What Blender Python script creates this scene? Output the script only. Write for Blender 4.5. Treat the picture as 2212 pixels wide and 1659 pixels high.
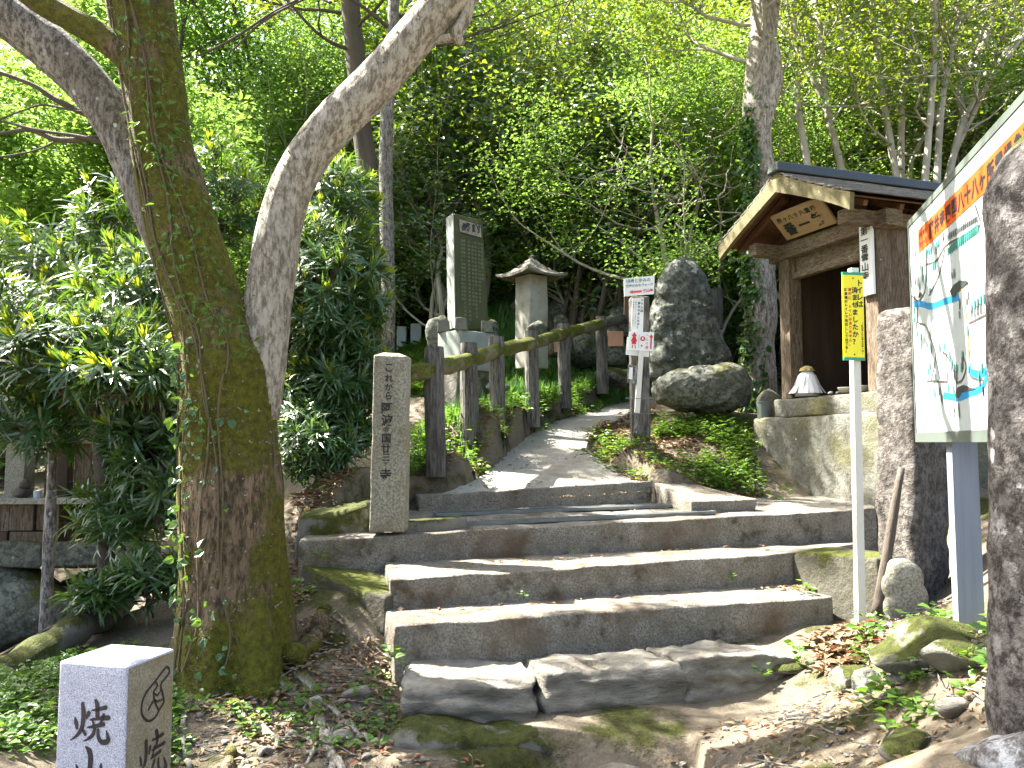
import bpy, bmesh, math, random
import numpy as np
from mathutils import Vector
R = math.radians
EYE = 1.5
scene = bpy.context.scene
for o in list(bpy.data.objects): bpy.data.objects.remove(o)
C = scene.collection
# ------------------------------------------------------------------ camera, sky, sun, exposure
PITCH = math.atan(125.5/1720)
cd = bpy.data.cameras.new('camera'); cam = bpy.data.objects.new('camera', cd); C.objects.link(cam)
cam.location = (0, 0, EYE); cam.rotation_euler = (R(90)+PITCH, 0, 0)
cd.lens = 1720/2212*36; cd.sensor_width = 36; cd.clip_start = .05; cd.clip_end = 600
scene.camera = cam
SUN = np.array([-.62, .27, .88]); SUN = SUN/np.linalg.norm(SUN)      # towards the sun
world = bpy.data.worlds.new('World'); scene.world = world; world.use_nodes = True
wn = world.node_tree; wn.nodes.clear()
sky = wn.nodes.new('ShaderNodeTexSky'); sky.sky_type = 'NISHITA'; sky.sun_disc = False
sky.sun_elevation = math.asin(SUN[2]); sky.sun_rotation = math.atan2(SUN[0], SUN[1])
sky.dust_density = 5.0; sky.air_density = 1.0; sky.ozone_density = 1.0
bgn = wn.nodes.new('ShaderNodeBackground'); bgn.inputs['Strength'].default_value = .078
wo = wn.nodes.new('ShaderNodeOutputWorld')
wn.links.new(sky.outputs[0], bgn.inputs[0]); wn.links.new(bgn.outputs[0], wo.inputs[0])
sl = bpy.data.lights.new('sun', 'SUN'); sl.energy = 5.0; sl.angle = R(.5); sl.color = (1, .95, .86)
so = bpy.data.objects.new('sun', sl); C.objects.link(so)
so.rotation_euler = Vector(tuple(SUN)).to_track_quat('Z', 'Y').to_euler(); so.location = (-8, 6, 20)
vs = scene.view_settings; vs.view_transform = 'Standard'; vs.look = 'None'; vs.exposure = 3.0; vs.gamma = 1
vs.use_curve_mapping = False
cy = scene.cycles; cy.max_bounces = 8; cy.diffuse_bounces = 4; cy.glossy_bounces = 3; cy.transmission_bounces = 5
cy.caustics_reflective = False; cy.caustics_refractive = False; cy.sample_clamp_indirect = 6
# ------------------------------------------------------------------ projection helpers
CP, SP = math.cos(PITCH), math.sin(PITCH)
CAM = np.array([0, 0, EYE])
def ray(px, py):
    u = (px-1106)/1720; v = (829.5-py)/1720
    return np.array([u, CP-v*SP, SP+v*CP])
def P(px, py, D):
    d = ray(px, py); return CAM+d*(D/d[1])
def hit(px, py, p0, n):
    d = ray(px, py); return CAM+d*(np.dot(np.asarray(p0)-CAM, n)/np.dot(d, n))
def nrm(v):
    v = np.asarray(v, float); return v/np.maximum(np.linalg.norm(v, axis=-1, keepdims=True), 1e-9)
_r = np.random.RandomState(5); _K = nrm(_r.randn(7, 3)); _PH = _r.rand(7)*6.28
def sn(p, f, seed=0):
    p = np.asarray(p)*f; t = np.zeros(len(p))
    for i in range(7):
        t += np.sin(p@_K[(i+seed) % 7]*(1+.23*i)+_PH[(i*3+seed) % 7]*3+seed + 1.3*np.sin(p@_K[(i+3) % 7]*.8+seed*1.7))
    return t/4.2
def fbm(p, f, seed=0, o=4):
    t = 0; a = 1
    for i in range(o): t = t+a*sn(p, f, seed+i*5); f *= 2.1; a *= .5
    return t
# ------------------------------------------------------------------ mesh builder
class MB:
    def __init__(s): s.v = []; s.f = []; s.n = 0
    def add(s, V, F):
        V = np.asarray(V, float).reshape(-1, 3)
        if isinstance(F, np.ndarray): s.f.append(F+s.n)
        else:
            for k in set(len(f) for f in F): s.f.append(np.array([f for f in F if len(f) == k])+s.n)
        s.v.append(V); s.n += len(V); return s
    def box(s, c, sz, ax=None):
        c = np.asarray(c, float); h = np.asarray(sz)/2.; A = np.eye(3) if ax is None else np.asarray(ax)
        q = np.array([[x, y, z] for z in (-1, 1) for y in (-1, 1) for x in (-1, 1)])*h
        return s.add(c+q@A, [(0, 2, 3, 1), (4, 5, 7, 6), (0, 1, 5, 4), (2, 6, 7, 3), (0, 4, 6, 2), (1, 3, 7, 5)])
    def tube(s, pts, rad, seg=10, noise=0, freq=6, seed=0, cap=True, flute=0):
        pts = np.asarray(pts, float); n = len(pts); rad = np.ones(n)*rad if np.isscalar(rad) else np.asarray(rad, float)
        t = nrm(np.gradient(pts, axis=0)); a = np.cross(t[0], [0.3, 1, .1]); a = nrm(a); A = []
        for i in range(n):
            a = nrm(a-np.dot(a, t[i])*t[i]); A.append(a)
        A = np.array(A); B = np.cross(t, A)
        th = np.linspace(0, 2*np.pi, seg, endpoint=False)
        dr = (A[:, None]*np.cos(th)[None, :, None]+B[:, None]*np.sin(th)[None, :, None])
        V = pts[:, None]+dr*rad[:, None, None]
        if noise or flute:
            k = fbm(V.reshape(-1, 3), freq, seed, 3).reshape(n, seg)*noise
            if flute: k = k+flute*np.sin(th*5+seed)[None]
            V = pts[:, None]+dr*(rad[:, None]*(1+k))[..., None]
        i = np.arange(n-1)[:, None]*seg; j = np.arange(seg)[None]; j2 = (j+1) % seg
        F = np.stack([i+j, i+j2, i+seg+j2, i+seg+j], -1).reshape(-1, 4)
        s.add(V.reshape(-1, 3), F)
        if cap:
            b = s.n-n*seg; s.f.append(np.array([list(range(b+seg-1, b-1, -1)), list(range(s.n-seg, s.n))]))
        return s
    def ribbon(s, pts, w, n, off=0.0, th=0):
        """flat stroke of varying width lying in a plane with normal n"""
        pts = np.asarray(pts, float)+np.asarray(n)*off; m = len(pts); w = np.ones(m)*w if np.isscalar(w) else np.asarray(w, float)
        t = nrm(np.gradient(pts, axis=0)); sd = nrm(np.cross(n, t)); V = np.concatenate([pts+sd*w[:, None]/2, pts-sd*w[:, None]/2])
        F = [(i, i+m, i+m+1, i+1) for i in range(m-1)]
        return s.add(V, F)
    def poly(s, pts, off=None, ext=None):
        pts = np.asarray(pts, float); n = len(pts)
        if off is not None: pts = pts+off
        if ext is None: return s.add(pts, [tuple(range(n))])
        ext = np.asarray(ext, float); V = np.concatenate([pts, pts+ext])
        s.add(V, [tuple(range(n))[::-1], tuple(range(n, 2*n))]+[(i, (i+1) % n, n+(i+1) % n, n+i) for i in range(n)]); return s
    def mesh(s, name, loc=(0, 0, 0), smooth=False):
        V = np.concatenate(s.v)-np.asarray(loc, float); m = bpy.data.meshes.new(name)
        idx = np.concatenate([f.ravel() for f in s.f]).astype(np.int32)
        tot = np.concatenate([np.full(len(f), f.shape[1]) for f in s.f]).astype(np.int32)
        st = np.concatenate([[0], np.cumsum(tot)[:-1]]).astype(np.int32)
        m.vertices.add(len(V)); m.vertices.foreach_set('co', V.astype(np.float32).ravel())
        m.loops.add(len(idx)); m.loops.foreach_set('vertex_index', idx)
        m.polygons.add(len(tot)); m.polygons.foreach_set('loop_start', st)
        m.polygons.foreach_set('use_smooth', np.full(len(tot), bool(smooth)))
        m.update(calc_edges=True); return m
def hexa(c8, r=.015, n=(8, 4, 3), amp=.004, freq=7, seed=0, ridge=0):
    """rounded, roughened block; c8 = bottom 4 corners (fl, fr, br, bl) then top 4"""
    c = np.asarray(c8, float)
    L = [np.linalg.norm(c[1]-c[0]), np.linalg.norm(c[3]-c[0]), np.linalg.norm(c[4]-c[0])]
    r = min(r, min(L)*.45)
    g = []
    for k in range(3):
        q = np.linspace(r, L[k]-r, n[k]+1); g.append(np.concatenate([[0, r*.45], q, [L[k]-r*.45, L[k]]]))
    V = []; F = []
    for ax in range(3):
        a, b = [(1, 2), (2, 0), (0, 1)][ax]
        A, B = np.meshgrid(g[a], g[b], indexing='ij'); na, nb = A.shape
        for side in (0, 1):
            p = np.zeros((na*nb, 3)); p[:, a] = A.ravel(); p[:, b] = B.ravel(); p[:, ax] = side*L[ax]
            o = len(V)*0+sum(len(x) for x in V); V.append(p)
            i = np.arange(na-1)[:, None]*nb+np.arange(nb-1)[None]
            f = np.stack([i, i+nb, i+nb+1, i+1], -1).reshape(-1, 4)
            F.append((f if side else f[:, ::-1])+o)
    V = np.concatenate(V); F = np.concatenate(F)
    key = np.round(V*1e5).astype(np.int64); _, first, inv = np.unique(key, axis=0, return_index=True, return_inverse=True)
    inv = inv.ravel(); V = V[first]; F = inv[F]
    q = np.clip(V, r, np.array(L)-r); d = V-q; l = np.linalg.norm(d, axis=1, keepdims=True)
    V = np.where(l > 1e-9, q+r*d/np.maximum(l, 1e-9), V)
    u = V/np.array(L); x, y, z = u[:, :1], u[:, 1:2], u[:, 2:]
    W = (1-z)*((1-y)*((1-x)*c[0]+x*c[1])+y*((1-x)*c[3]+x*c[2]))+z*((1-y)*((1-x)*c[4]+x*c[5])+y*((1-x)*c[7]+x*c[6]))
    dr = nrm(W-W.mean(0)); dd = nrm(np.where(l > 1e-9, d, dr))
    k = fbm(W, freq, seed, 4)*amp
    if ridge: k = k+ridge*np.sign(sn(W*np.array([.35, .35, 4.2]), 7, seed))*np.abs(sn(W*np.array([.35, .35, 4.2]), 7, seed))**.5
    out = np.stack([fbm(W, freq, seed+1, 4), fbm(W, freq, seed+2, 4), fbm(W, freq, seed+3, 4)], 1)*amp
    if ridge: out = out+np.stack([fbm(W, 26, seed+4, 3), fbm(W, 26, seed+5, 3), fbm(W, 26, seed+6, 3)], 1)*amp*.28
    W = W+out+dr*k[:, None]*(1 if ridge else .3)
    return W, F
def c8(o, a, b, c, la, lb, lc):
    o = np.asarray(o, float); a = np.asarray(a)*la; b = np.asarray(b)*lb; c = np.asarray(c)*lc
    return [o, o+a, o+a+b, o+b, o+c, o+a+c, o+a+b+c, o+b+c]
_ico = {}
def rock(c, size, seed=0, rz=0, sub=4, amp=.12, cuts=10, freq=1.6, tilt=0):
    if sub not in _ico:
        bm = bmesh.new(); bmesh.ops.create_icosphere(bm, subdivisions=sub, radius=1)
        _ico[sub] = (np.array([v.co[:] for v in bm.verts]), np.array([[v.index for v in f.verts] for f in bm.faces])); bm.free()
    V, F = _ico[sub]; V = V.copy(); rs = np.random.RandomState(seed)
    for k in range(cuts):
        nn = nrm(rs.randn(3)); d = .62+.25*rs.rand(); e = V@nn-d; V = V-np.maximum(e, 0)[:, None]*nn*.92
    V = V*(1+amp*fbm(V+seed*3.1, freq, seed, 5))[:, None]
    V = V*np.asarray(size)
    ct, st = math.cos(tilt), math.sin(tilt); V = V@np.array([[ct, 0, st], [0, 1, 0], [-st, 0, ct]]).T
    cz, sz = math.cos(rz), math.sin(rz); V = V@np.array([[cz, -sz, 0], [sz, cz, 0], [0, 0, 1]]).T
    return V+np.asarray(c), F
def leaves(mb, pos, ax, nr, L, W, kind='d', fold=.18, droop=.25):
    N = len(pos); ax = nrm(ax); sd = nrm(np.cross(ax, nr)); nr = np.cross(sd, ax)
    L = (np.ones(N)*L)[:, None]; W = (np.ones(N)*W)[:, None]
    if kind == 'd':
        m = pos+ax*L*.42
        V = np.stack([pos, m+sd*W/2+nr*W*fold, pos+ax*L-nr*L*.08, m-sd*W/2+nr*W*fold], 1)
        b = np.arange(N)[:, None]*4; F = np.concatenate([b+[0, 2, 1], b+[0, 3, 2]])
    elif kind == 'h':   # broad heart / ivy leaf, 4 triangles
        V = np.stack([pos, pos+ax*L*.1+sd*W*.42, pos+ax*L*.5+sd*W*.42+nr*W*fold, pos+ax*L, pos+ax*L*.5-sd*W*.42+nr*W*fold, pos+ax*L*.1-sd*W*.42], 1)
        b = np.arange(N)[:, None]*6; F = np.concatenate([b+[0, 2, 1], b+[0, 3, 2], b+[0, 4, 3], b+[0, 5, 4]])
    else:               # strap leaf with droop
        p1 = pos+ax*L*.3; p2 = pos+ax*L*.7-nr*L*droop*.3; p3 = pos+ax*L*.98-nr*L*droop
        V = np.stack([pos, p1+sd*W/2, p1-sd*W/2, p2+sd*W*.42, p2-sd*W*.42, p3], 1)
        b = np.arange(N)[:, None]*6
        F = np.concatenate([b+[0, 2, 1], b+[1, 2, 4], b+[1, 4, 3], b+[3, 4, 5]])
    mb.add(V.reshape(-1, 3), F); return mb
# ------------------------------------------------------------------ objects
def meta(o, label=None, cat=None, group=None, kind=None):
    for k, v in (('label', label), ('category', cat), ('group', group), ('kind', kind)):
        if v: o[k] = v
def mk(name, mesh, mat, loc=(0, 0, 0), parent=None, **kw):
    if mat and not mesh.materials: mesh.materials.append(mat)
    o = bpy.data.objects.new(name, mesh); C.objects.link(o)
    if parent is not None: o.parent = parent
    else: o.location = loc
    meta(o, **kw); return o
class Thing:
    def __init__(s, name, label, cat, loc, group=None):
        s.o = bpy.data.objects.new(name, None); C.objects.link(s.o); s.loc = np.asarray(loc, float); s.o.location = s.loc
        s.o.empty_display_size = .2; meta(s.o, label, cat, group)
    def part(s, name, mb, mat, parent=None, smooth=False, **kw):
        if isinstance(mb, tuple): mb = MB().add(*mb)
        m = mb if isinstance(mb, bpy.types.Mesh) else mb.mesh(name, s.loc, smooth)
        return mk(name, m, mat, parent=parent or s.o, **kw)
def single(name, mb, mat, label, cat, loc, group=None, smooth=False, kind=None):
    if isinstance(mb, tuple): mb = MB().add(*mb)
    return mk(name, mb.mesh(name, loc, smooth), mat, loc=loc, label=label, cat=cat, group=group, kind=kind)
def struct(name, mb, mat, smooth=False, kind='structure', label=None, cat=None):
    if isinstance(mb, tuple): mb = MB().add(*mb)
    return mk(name, mb.mesh(name, (0, 0, 0), smooth), mat, kind=kind, label=label, cat=cat)
_gl = {}
def glyph(ch, bold=0.0):
    if (ch, bold) not in _gl:
        c = bpy.data.curves.new('t', 'FONT'); c.body = ch; c.offset = bold; c.resolution_u = 2
        o = bpy.data.objects.new('t', c); C.objects.link(o); bpy.context.view_layer.update()
        m = bpy.data.meshes.new_from_object(o.evaluated_get(bpy.context.evaluated_depsgraph_get()))
        V = np.array([v.co[:] for v in m.vertices]).reshape(-1, 3); F = [tuple(p.vertices) for p in m.polygons]
        bpy.data.objects.remove(o); bpy.data.curves.remove(c); bpy.data.meshes.remove(m)
        if len(V): V = V-np.array([.49 if ord(ch) > 255 else (V[:, 0].min()+V[:, 0].max())/2, .38, 0])
        _gl[ch, bold] = (V, F)
    return _gl[ch, bold]
def text(mb, s, o, r, u, size, pitch=None, vertical=False, bold=.02, off=.002, sx=1, sizes=None):
    """o = centre of the first character, r = right, u = up"""
    r = nrm(r); u = nrm(u); n = np.cross(r, u); o = np.asarray(o, float)+n*off; pitch = pitch or size*1.05
    for i, ch in enumerate(s):
        if ch in ' 　': continue
        V, F = glyph(ch, bold)
        if len(V) == 0: continue
        q = o+(-u if vertical else r)*pitch*i
        V = V*size; mb.add(q+V[:, :1]*r*sx+V[:, 1:2]*u, F)
    return mb
# ------------------------------------------------------------------ materials
def nodes(name):
    m = bpy.data.materials.new(name); m.use_nodes = True; t = m.node_tree; t.nodes.clear(); return m, t
def N(t, typ, **kw):
    n = t.nodes.new(typ)
    for k, v in kw.items():
        if k.startswith('i_'): n.inputs[k[2:].replace('_', ' ')].default_value = v
        else: setattr(n, k, v)
    return n
def c4(c): return (c[0], c[1], c[2], 1)
def mixc(t, fac, a, b):
    n = t.nodes.new('ShaderNodeMix'); n.data_type = 'RGBA'
    for s, v in ((0, fac), (6, a), (7, b)):
        if isinstance(v, bpy.types.NodeSocket): t.links.new(v, n.inputs[s])
        else: n.inputs[s].default_value = v if s == 0 else c4(v)
    return n.outputs[2]
def math_(t, op, a, b=None, clamp=False):
    n = t.nodes.new('ShaderNodeMath'); n.operation = op; n.use_clamp = clamp
    for s, v in ((0, a), (1, b)):
        if v is None: continue
        if isinstance(v, bpy.types.NodeSocket): t.links.new(v, n.inputs[s])
        else: n.inputs[s].default_value = v
    return n.outputs[0]
def noise(t, co, scale, detail=6, rough=.6, dist=0):
    n = N(t, 'ShaderNodeTexNoise', i_Scale=scale, i_Detail=detail, i_Roughness=rough, i_Distortion=dist); t.links.new(co, n.inputs['Vector']); return n.outputs[0]
def step(t, v, a, b):
    n = t.nodes.new('ShaderNodeMapRange'); t.links.new(v, n.inputs[0]); n.inputs[1].default_value = a; n.inputs[2].default_value = b; n.clamp = True; return n.outputs[0]
def surf(name, c1, c2, scale=6, rough=.85, bump=.4, bscale=40, stretch=(1, 1, 1), spots=None, moss=None, lichen=None, spec=.3, dirt=None, grain=None, metal=0, dark=None):
    """mottled mineral / bark / wood surface.  spots=(colour,scale,threshold), moss=(colour,threshold,topness), lichen=(colour,scale,thr)"""
    m, t = nodes(name); tc = N(t, 'ShaderNodeTexCoord'); mp = N(t, 'ShaderNodeMapping'); mp.inputs['Scale'].default_value = stretch
    t.links.new(tc.outputs['Object'], mp.inputs[0]); co = mp.outputs[0]; ob = tc.outputs['Object']
    col = mixc(t, step(t, noise(t, co, scale, 8), .3, .7), c1, c2)
    fine = noise(t, co, bscale, 6, .7)
    if grain: col = mixc(t, step(t, noise(t, co, bscale*1.5, 3, .8), .42, .6), col, grain)
    if dark: col = mixc(t, step(t, noise(t, co, dark[1], 8, .7), dark[2], dark[2]+.1), col, dark[0])
    h = fine
    if dirt: col = mixc(t, step(t, noise(t, ob, dirt[1], 5), dirt[2], dirt[2]+.2), col, dirt[0])
    if lichen:
        v = N(t, 'ShaderNodeTexVoronoi', i_Scale=lichen[1]); t.links.new(ob, v.inputs[0])
        e = math_(t, 'ADD', v.outputs[0], math_(t, 'MULTIPLY', noise(t, ob, lichen[1]*2.5, 4), .5))
        f = math_(t, 'MULTIPLY', math_(t, 'SUBTRACT', 1, step(t, e, lichen[2], lichen[2]+.06)), step(t, noise(t, ob, lichen[1]*.25, 3), .45, .55))
        col = mixc(t, f, col, lichen[0]); h = math_(t, 'ADD', h, math_(t, 'MULTIPLY', f, .15))
    if spots:
        f = step(t, noise(t, ob, spots[1], 6, .7), spots[2], spots[2]+.05); col = mixc(t, f, col, spots[0])
    if moss:
        g = N(t, 'ShaderNodeNewGeometry'); sx = N(t, 'ShaderNodeSeparateXYZ'); t.links.new(g.outputs['Normal'], sx.inputs[0])
        e = math_(t, 'ADD', noise(t, ob, moss[3] if len(moss) > 3 else 2.5, 7, .65), math_(t, 'MULTIPLY', sx.outputs[2], moss[2]))
        f = step(t, e, moss[1], moss[1]+.08)
        mc = mixc(t, step(t, noise(t, ob, 35, 4), .35, .65), moss[0], [x*.45 for x in moss[0]])
        col = mixc(t, f, col, mc); h = math_(t, 'ADD', h, math_(t, 'MULTIPLY', math_(t, 'MULTIPLY', f, noise(t, ob, 130, 3)), 1.2))
    p = N(t, 'ShaderNodeBsdfPrincipled', i_Roughness=rough, i_Metallic=metal); p.inputs['Specular IOR Level'].default_value = spec
    b = N(t, 'ShaderNodeBump', i_Strength=min(bump, 1), i_Distance=.02*max(1, bump*1.6)); t.links.new(h, b.inputs['Height'])
    t.links.new(col, p.inputs['Base Color']); t.links.new(b.outputs[0], p.inputs['Normal'])
    o = N(t, 'ShaderNodeOutputMaterial'); t.links.new(p.outputs[0], o.inputs[0]); return m
def leafm(name, ca, cb, tr, tw=.35, rough=.35, spec=.5, old=None):
    m, t = nodes(name); g = N(t, 'ShaderNodeNewGeometry'); ri = g.outputs['Random Per Island']
    col = mixc(t, ri, ca, cb)
    w = N(t, 'ShaderNodeTexWhiteNoise', noise_dimensions='1D'); t.links.new(math_(t, 'MULTIPLY', ri, 977.), w.inputs['W'])
    if old: col = mixc(t, step(t, w.outputs[0], 1-old[1], 1-old[1]+.01), col, old[0])
    p = N(t, 'ShaderNodeBsdfPrincipled'); p.inputs['Specular IOR Level'].default_value = spec
    t.links.new(math_(t, 'ADD', math_(t, 'MULTIPLY', w.outputs[0], .18), rough-.09), p.inputs['Roughness'])
    t.links.new(col, p.inputs['Base Color'])
    tl = N(t, 'ShaderNodeBsdfTranslucent'); t.links.new(mixc(t, ri, tr, [x*.6 for x in tr]), tl.inputs[0])
    mx = N(t, 'ShaderNodeMixShader'); mx.inputs[0].default_value = tw; t.links.new(p.outputs[0], mx.inputs[1]); t.links.new(tl.outputs[0], mx.inputs[2])
    o = N(t, 'ShaderNodeOutputMaterial'); t.links.new(mx.outputs[0], o.inputs[0]); return m
def plain(name, c, rough=.6, spec=.4, metal=0, wear=.12):
    return surf(name, c, [x*(1-wear) for x in c], scale=4, rough=rough, bump=.06, bscale=25, spec=spec, metal=metal)
MOSS = (.085, .10, .012)
M = {}
M['concrete'] = surf('weathered_concrete', (.40, .38, .33), (.21, .195, .155), 9, bump=1.0, bscale=55, grain=(.17, .15, .115), dark=((.07, .06, .042), 4.5, .55), moss=(MOSS, .70, .06, 2.4), dirt=((.15, .11, .07), 2.2, .50), spots=((.36, .35, .30), 60, .66), lichen=((.4, .4, .36), 14, .22))
M['path'] = surf('path_concrete', (.42, .40, .35), (.27, .255, .215), 2.2, bump=.35, bscale=60, grain=(.2, .19, .16), moss=(MOSS, .78, .02, 1.3), dirt=((.15, .12, .08), 2.1, .55))
M['slate'] = surf('layered_stone', (.32, .30, .25), (.12, .11, .09), 7, bump=1.0, bscale=16, stretch=(1, 1, 3), dark=((.06, .058, .048), 3, .6), dirt=((.16, .12, .08), 3, .55), moss=(MOSS, .76, .12, 2.0), lichen=((.33, .35, .30), 9, .25))
M['ground'] = surf('forest_soil', (.22, .185, .135), (.08, .065, .043), 5, bump=1.0, bscale=30, grain=(.17, .14, .10), moss=((.085, .095, .012), .55, .03, 1.5), spots=((.30, .27, .21), 30, .64))
M['rock'] = surf('grey_green_rock', (.22, .22, .18), (.09, .10, .075), 4, bump=.9, bscale=14, grain=(.05, .055, .045), moss=((.12, .125, .012), .66, .24, 1.6), lichen=((.42, .44, .38), 11, .26))
M['mosskerb'] = surf('shade_darkened_mossy_kerb', (.10, .095, .07), (.05, .048, .034), 4, bump=.8, bscale=22, moss=((.11, .13, .012), .56, .12, 2.6))  # mossy stone, its base colour also darkened to stand for shade
M['rock2'] = surf('mossy_rock', (.19, .18, .15), (.10, .10, .085), 4, bump=.8, bscale=18, moss=((.075, .088, .012), .56, .22, 3.2), dark=((.05, .05, .04), 4, .6))
M['boulder'] = surf('carved_boulder_stone', (.19, .20, .165), (.04, .05, .038), 7, bump=1.3, bscale=10, grain=(.035, .04, .033), moss=(MOSS, .72, .30, 1.4), lichen=((.5, .52, .48), 7, .30), spots=((.42, .44, .38), 4.5, .60))  # spots: pale patches scattered over the stone by noise
M['mainbark'] = surf('mossy_tree_bark', (.30, .21, .135), (.13, .095, .055), 3.5, bump=1.5, bscale=24, stretch=(1, 1, .28), grain=(.05, .037, .02), moss=((.21, .21, .016), .425, -.02, 1.7), lichen=((.50, .51, .44), 17, .30), dark=((.03, .022, .014), 9, .62))
M['palebark'] = surf('pale_mottled_bark', (.48, .455, .40), (.28, .25, .20), 3.5, bump=.9, bscale=22, stretch=(1, 1, .35), grain=(.14, .12, .09), moss=((.14, .14, .015), .57, .10, 1.3), lichen=((.6, .6, .56), 12, .3), dark=((.10, .08, .05), 12, .62))
M['greybark'] = surf('grey_flaking_bark', (.36, .345, .33), (.18, .165, .15), 5, bump=.9, bscale=26, stretch=(1, 1, .4), grain=(.08, .07, .06), moss=(MOSS, .66, .05, 1.6), lichen=((.5, .52, .5), 12, .34), dark=((.08, .07, .06), 14, .6))
M['darkbark'] = surf('dark_bark', (.12, .10, .08), (.06, .05, .04), 6, bump=.7, bscale=26, stretch=(1, 1, .3), lichen=((.32, .33, .29), 12, .22), moss=(MOSS, .68, .05, 2))
M['stembark'] = surf('smooth_pale_stem', (.40, .37, .31), (.20, .19, .14), 7, bump=.5, bscale=24, stretch=(1, 1, .3), moss=(MOSS, .68, 0, 3))
M['plaque'] = surf('plaque_wood', (.34, .24, .13), (.24, .16, .08), 3, bump=.3, bscale=20, stretch=(.6, .6, 3))
M['engraved'] = plain('faint_engraving', (.17, .19, .10), .6)
M['vine'] = plain('brown_vine_stem', (.10, .075, .04), .8)
M['concrete2'] = None
M['palestone'] = surf('sun_lightened_dressed_stone', (.42, .41, .36), (.27, .26, .21), 5, bump=.4, bscale=50, dirt=((.22, .20, .14), 5, .56))  # pale stone, colour lightened to stand for sun on the roofed pillar
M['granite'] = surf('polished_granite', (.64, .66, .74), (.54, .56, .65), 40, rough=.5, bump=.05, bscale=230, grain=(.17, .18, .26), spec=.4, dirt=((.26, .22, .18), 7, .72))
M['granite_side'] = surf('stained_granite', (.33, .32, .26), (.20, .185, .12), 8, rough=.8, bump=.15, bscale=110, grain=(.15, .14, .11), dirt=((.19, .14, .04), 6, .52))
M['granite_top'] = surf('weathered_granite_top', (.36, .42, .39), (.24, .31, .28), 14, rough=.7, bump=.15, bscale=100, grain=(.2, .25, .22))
M['oldstone'] = surf('old_white_stone', (.38, .37, .31), (.24, .225, .17), 5, bump=.4, bscale=50, grain=(.15, .14, .10), dirt=((.13, .10, .05), 5, .56), lichen=((.45, .46, .40), 14, .18))
M['mstone'] = surf('green_slate_face', (.055, .064, .018), (.028, .034, .010), 3, rough=.55, bump=.2, bscale=40, stretch=(2, 2, .5), dirt=((.10, .10, .025), 4, .55))
M['mside'] = surf('grey_dressed_stone', (.30, .33, .31), (.20, .22, .19), 5, bump=.2, bscale=50)
M['log'] = surf('grey_log_concrete', (.22, .21, .19), (.10, .095, .085), 4, bump=1.0, bscale=26, stretch=(1, 1, .12), grain=(.055, .05, .045), moss=(MOSS, .80, .10, 2.2), lichen=((.4, .42, .38), 12, .14))
M['rail'] = surf('mossy_log_rail', (.20, .18, .10), (.10, .095, .04), 6, bump=.9, bscale=22, moss=((.15, .17, .015), .44, .10, 3))
M['wood'] = surf('weathered_brown_wood', (.21, .17, .125), (.10, .078, .054), 3, bump=.6, bscale=20, stretch=(2.2, 2.2, .35), grain=(.07, .045, .024), spots=((.34, .31, .23), 14, .66), dirt=((.16, .14, .05), 2.5, .6))
M['woodh'] = surf('weathered_beam_wood', (.24, .195, .135), (.12, .093, .06), 3, bump=.6, bscale=20, stretch=(.6, .6, 3.5), grain=(.075, .05, .026), spots=((.36, .33, .25), 11, .63), dirt=((.17, .16, .05), 2.5, .56))
M['bargeb'] = surf('algae_stained_board', (.19, .17, .085), (.11, .10, .05), 4, bump=.4, bscale=24, grain=(.12, .10, .05), spots=((.40, .39, .30), 13, .64))
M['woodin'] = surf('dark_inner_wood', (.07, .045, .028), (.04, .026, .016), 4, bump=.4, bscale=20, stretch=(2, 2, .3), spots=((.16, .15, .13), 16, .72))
M['soffit'] = surf('red_brown_soffit', (.14, .065, .03), (.08, .038, .018), 4, bump=.4, bscale=20)
M['roof'] = surf('grey_shingle', (.20, .19, .165), (.10, .095, .085), 6, bump=.7, bscale=24, stretch=(1, 6, 1), spots=((.38, .36, .31), 8, .62))
M['ridge'] = surf('dark_metal_ridge', (.035, .045, .046), (.022, .028, .03), 3, rough=.45, bump=.1, bscale=30, spec=.5)
M['plaster'] = surf('flaked_plaster_base', (.21, .215, .185), (.11, .11, .085), 3.5, bump=.8, bscale=18, grain=(.11, .105, .08), moss=(MOSS, .70, .05, 1.5), dirt=((.10, .095, .035), 1.6, .46), dark=((.05, .048, .04), 5, .63), lichen=((.5, .54, .50), 8, .25))
M['slabstone'] = surf('pitted_standing_stone', (.20, .185, .165), (.09, .08, .07), 7, bump=1.2, bscale=16, grain=(.05, .042, .038), lichen=((.45, .44, .40), 22, .2), spots=((.40, .39, .35), 16, .68))
M['lichenstone'] = surf('lichen_spotted_stone', (.19, .18, .175), (.075, .068, .064), 6, bump=1.3, bscale=16, grain=(.033, .028, .027), lichen=((.42, .41, .41), 11, .46), spots=((.30, .30, .30), 3.4, .60), moss=((.14, .15, .012), .84, .50, 2.2))
M['lichenstone_pale'] = surf('pale_lichen_stone', (.40, .43, .45), (.22, .22, .22), 6, bump=1.0, bscale=20, stretch=(1, 1, .6), grain=(.10, .09, .085), dark=((.05, .04, .04), 8, .55))
M['white'] = plain('white_board', (.78, .80, .78), .45)
M['whitep'] = plain('white_painted_wood', (.62, .61, .56), .6)
M['paper'] = plain('white_paper', (.75, .76, .76), .8)
M['board'] = plain('map_board_white', (.34, .39, .40), .6, .3, wear=.04)
M['frame'] = plain('grey_green_frame', (.095, .115, .10), .45, .5)
M['post'] = surf('brushed_metal_post', (.22, .245, .29), (.17, .195, .235), 6, rough=.5, bump=0, bscale=60, stretch=(8, 8, .4), spec=.4)
M['yellow'] = plain('yellow_sign', (.85, .74, .01), .35, .5, wear=.05)
M['green'] = plain('green_edge', (.02, .30, .16), .4)
M['orange'] = plain('orange_banner', (.50, .075, .008), .5)
M['black'] = plain('black_paint', (.015, .015, .018), .5)
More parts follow.
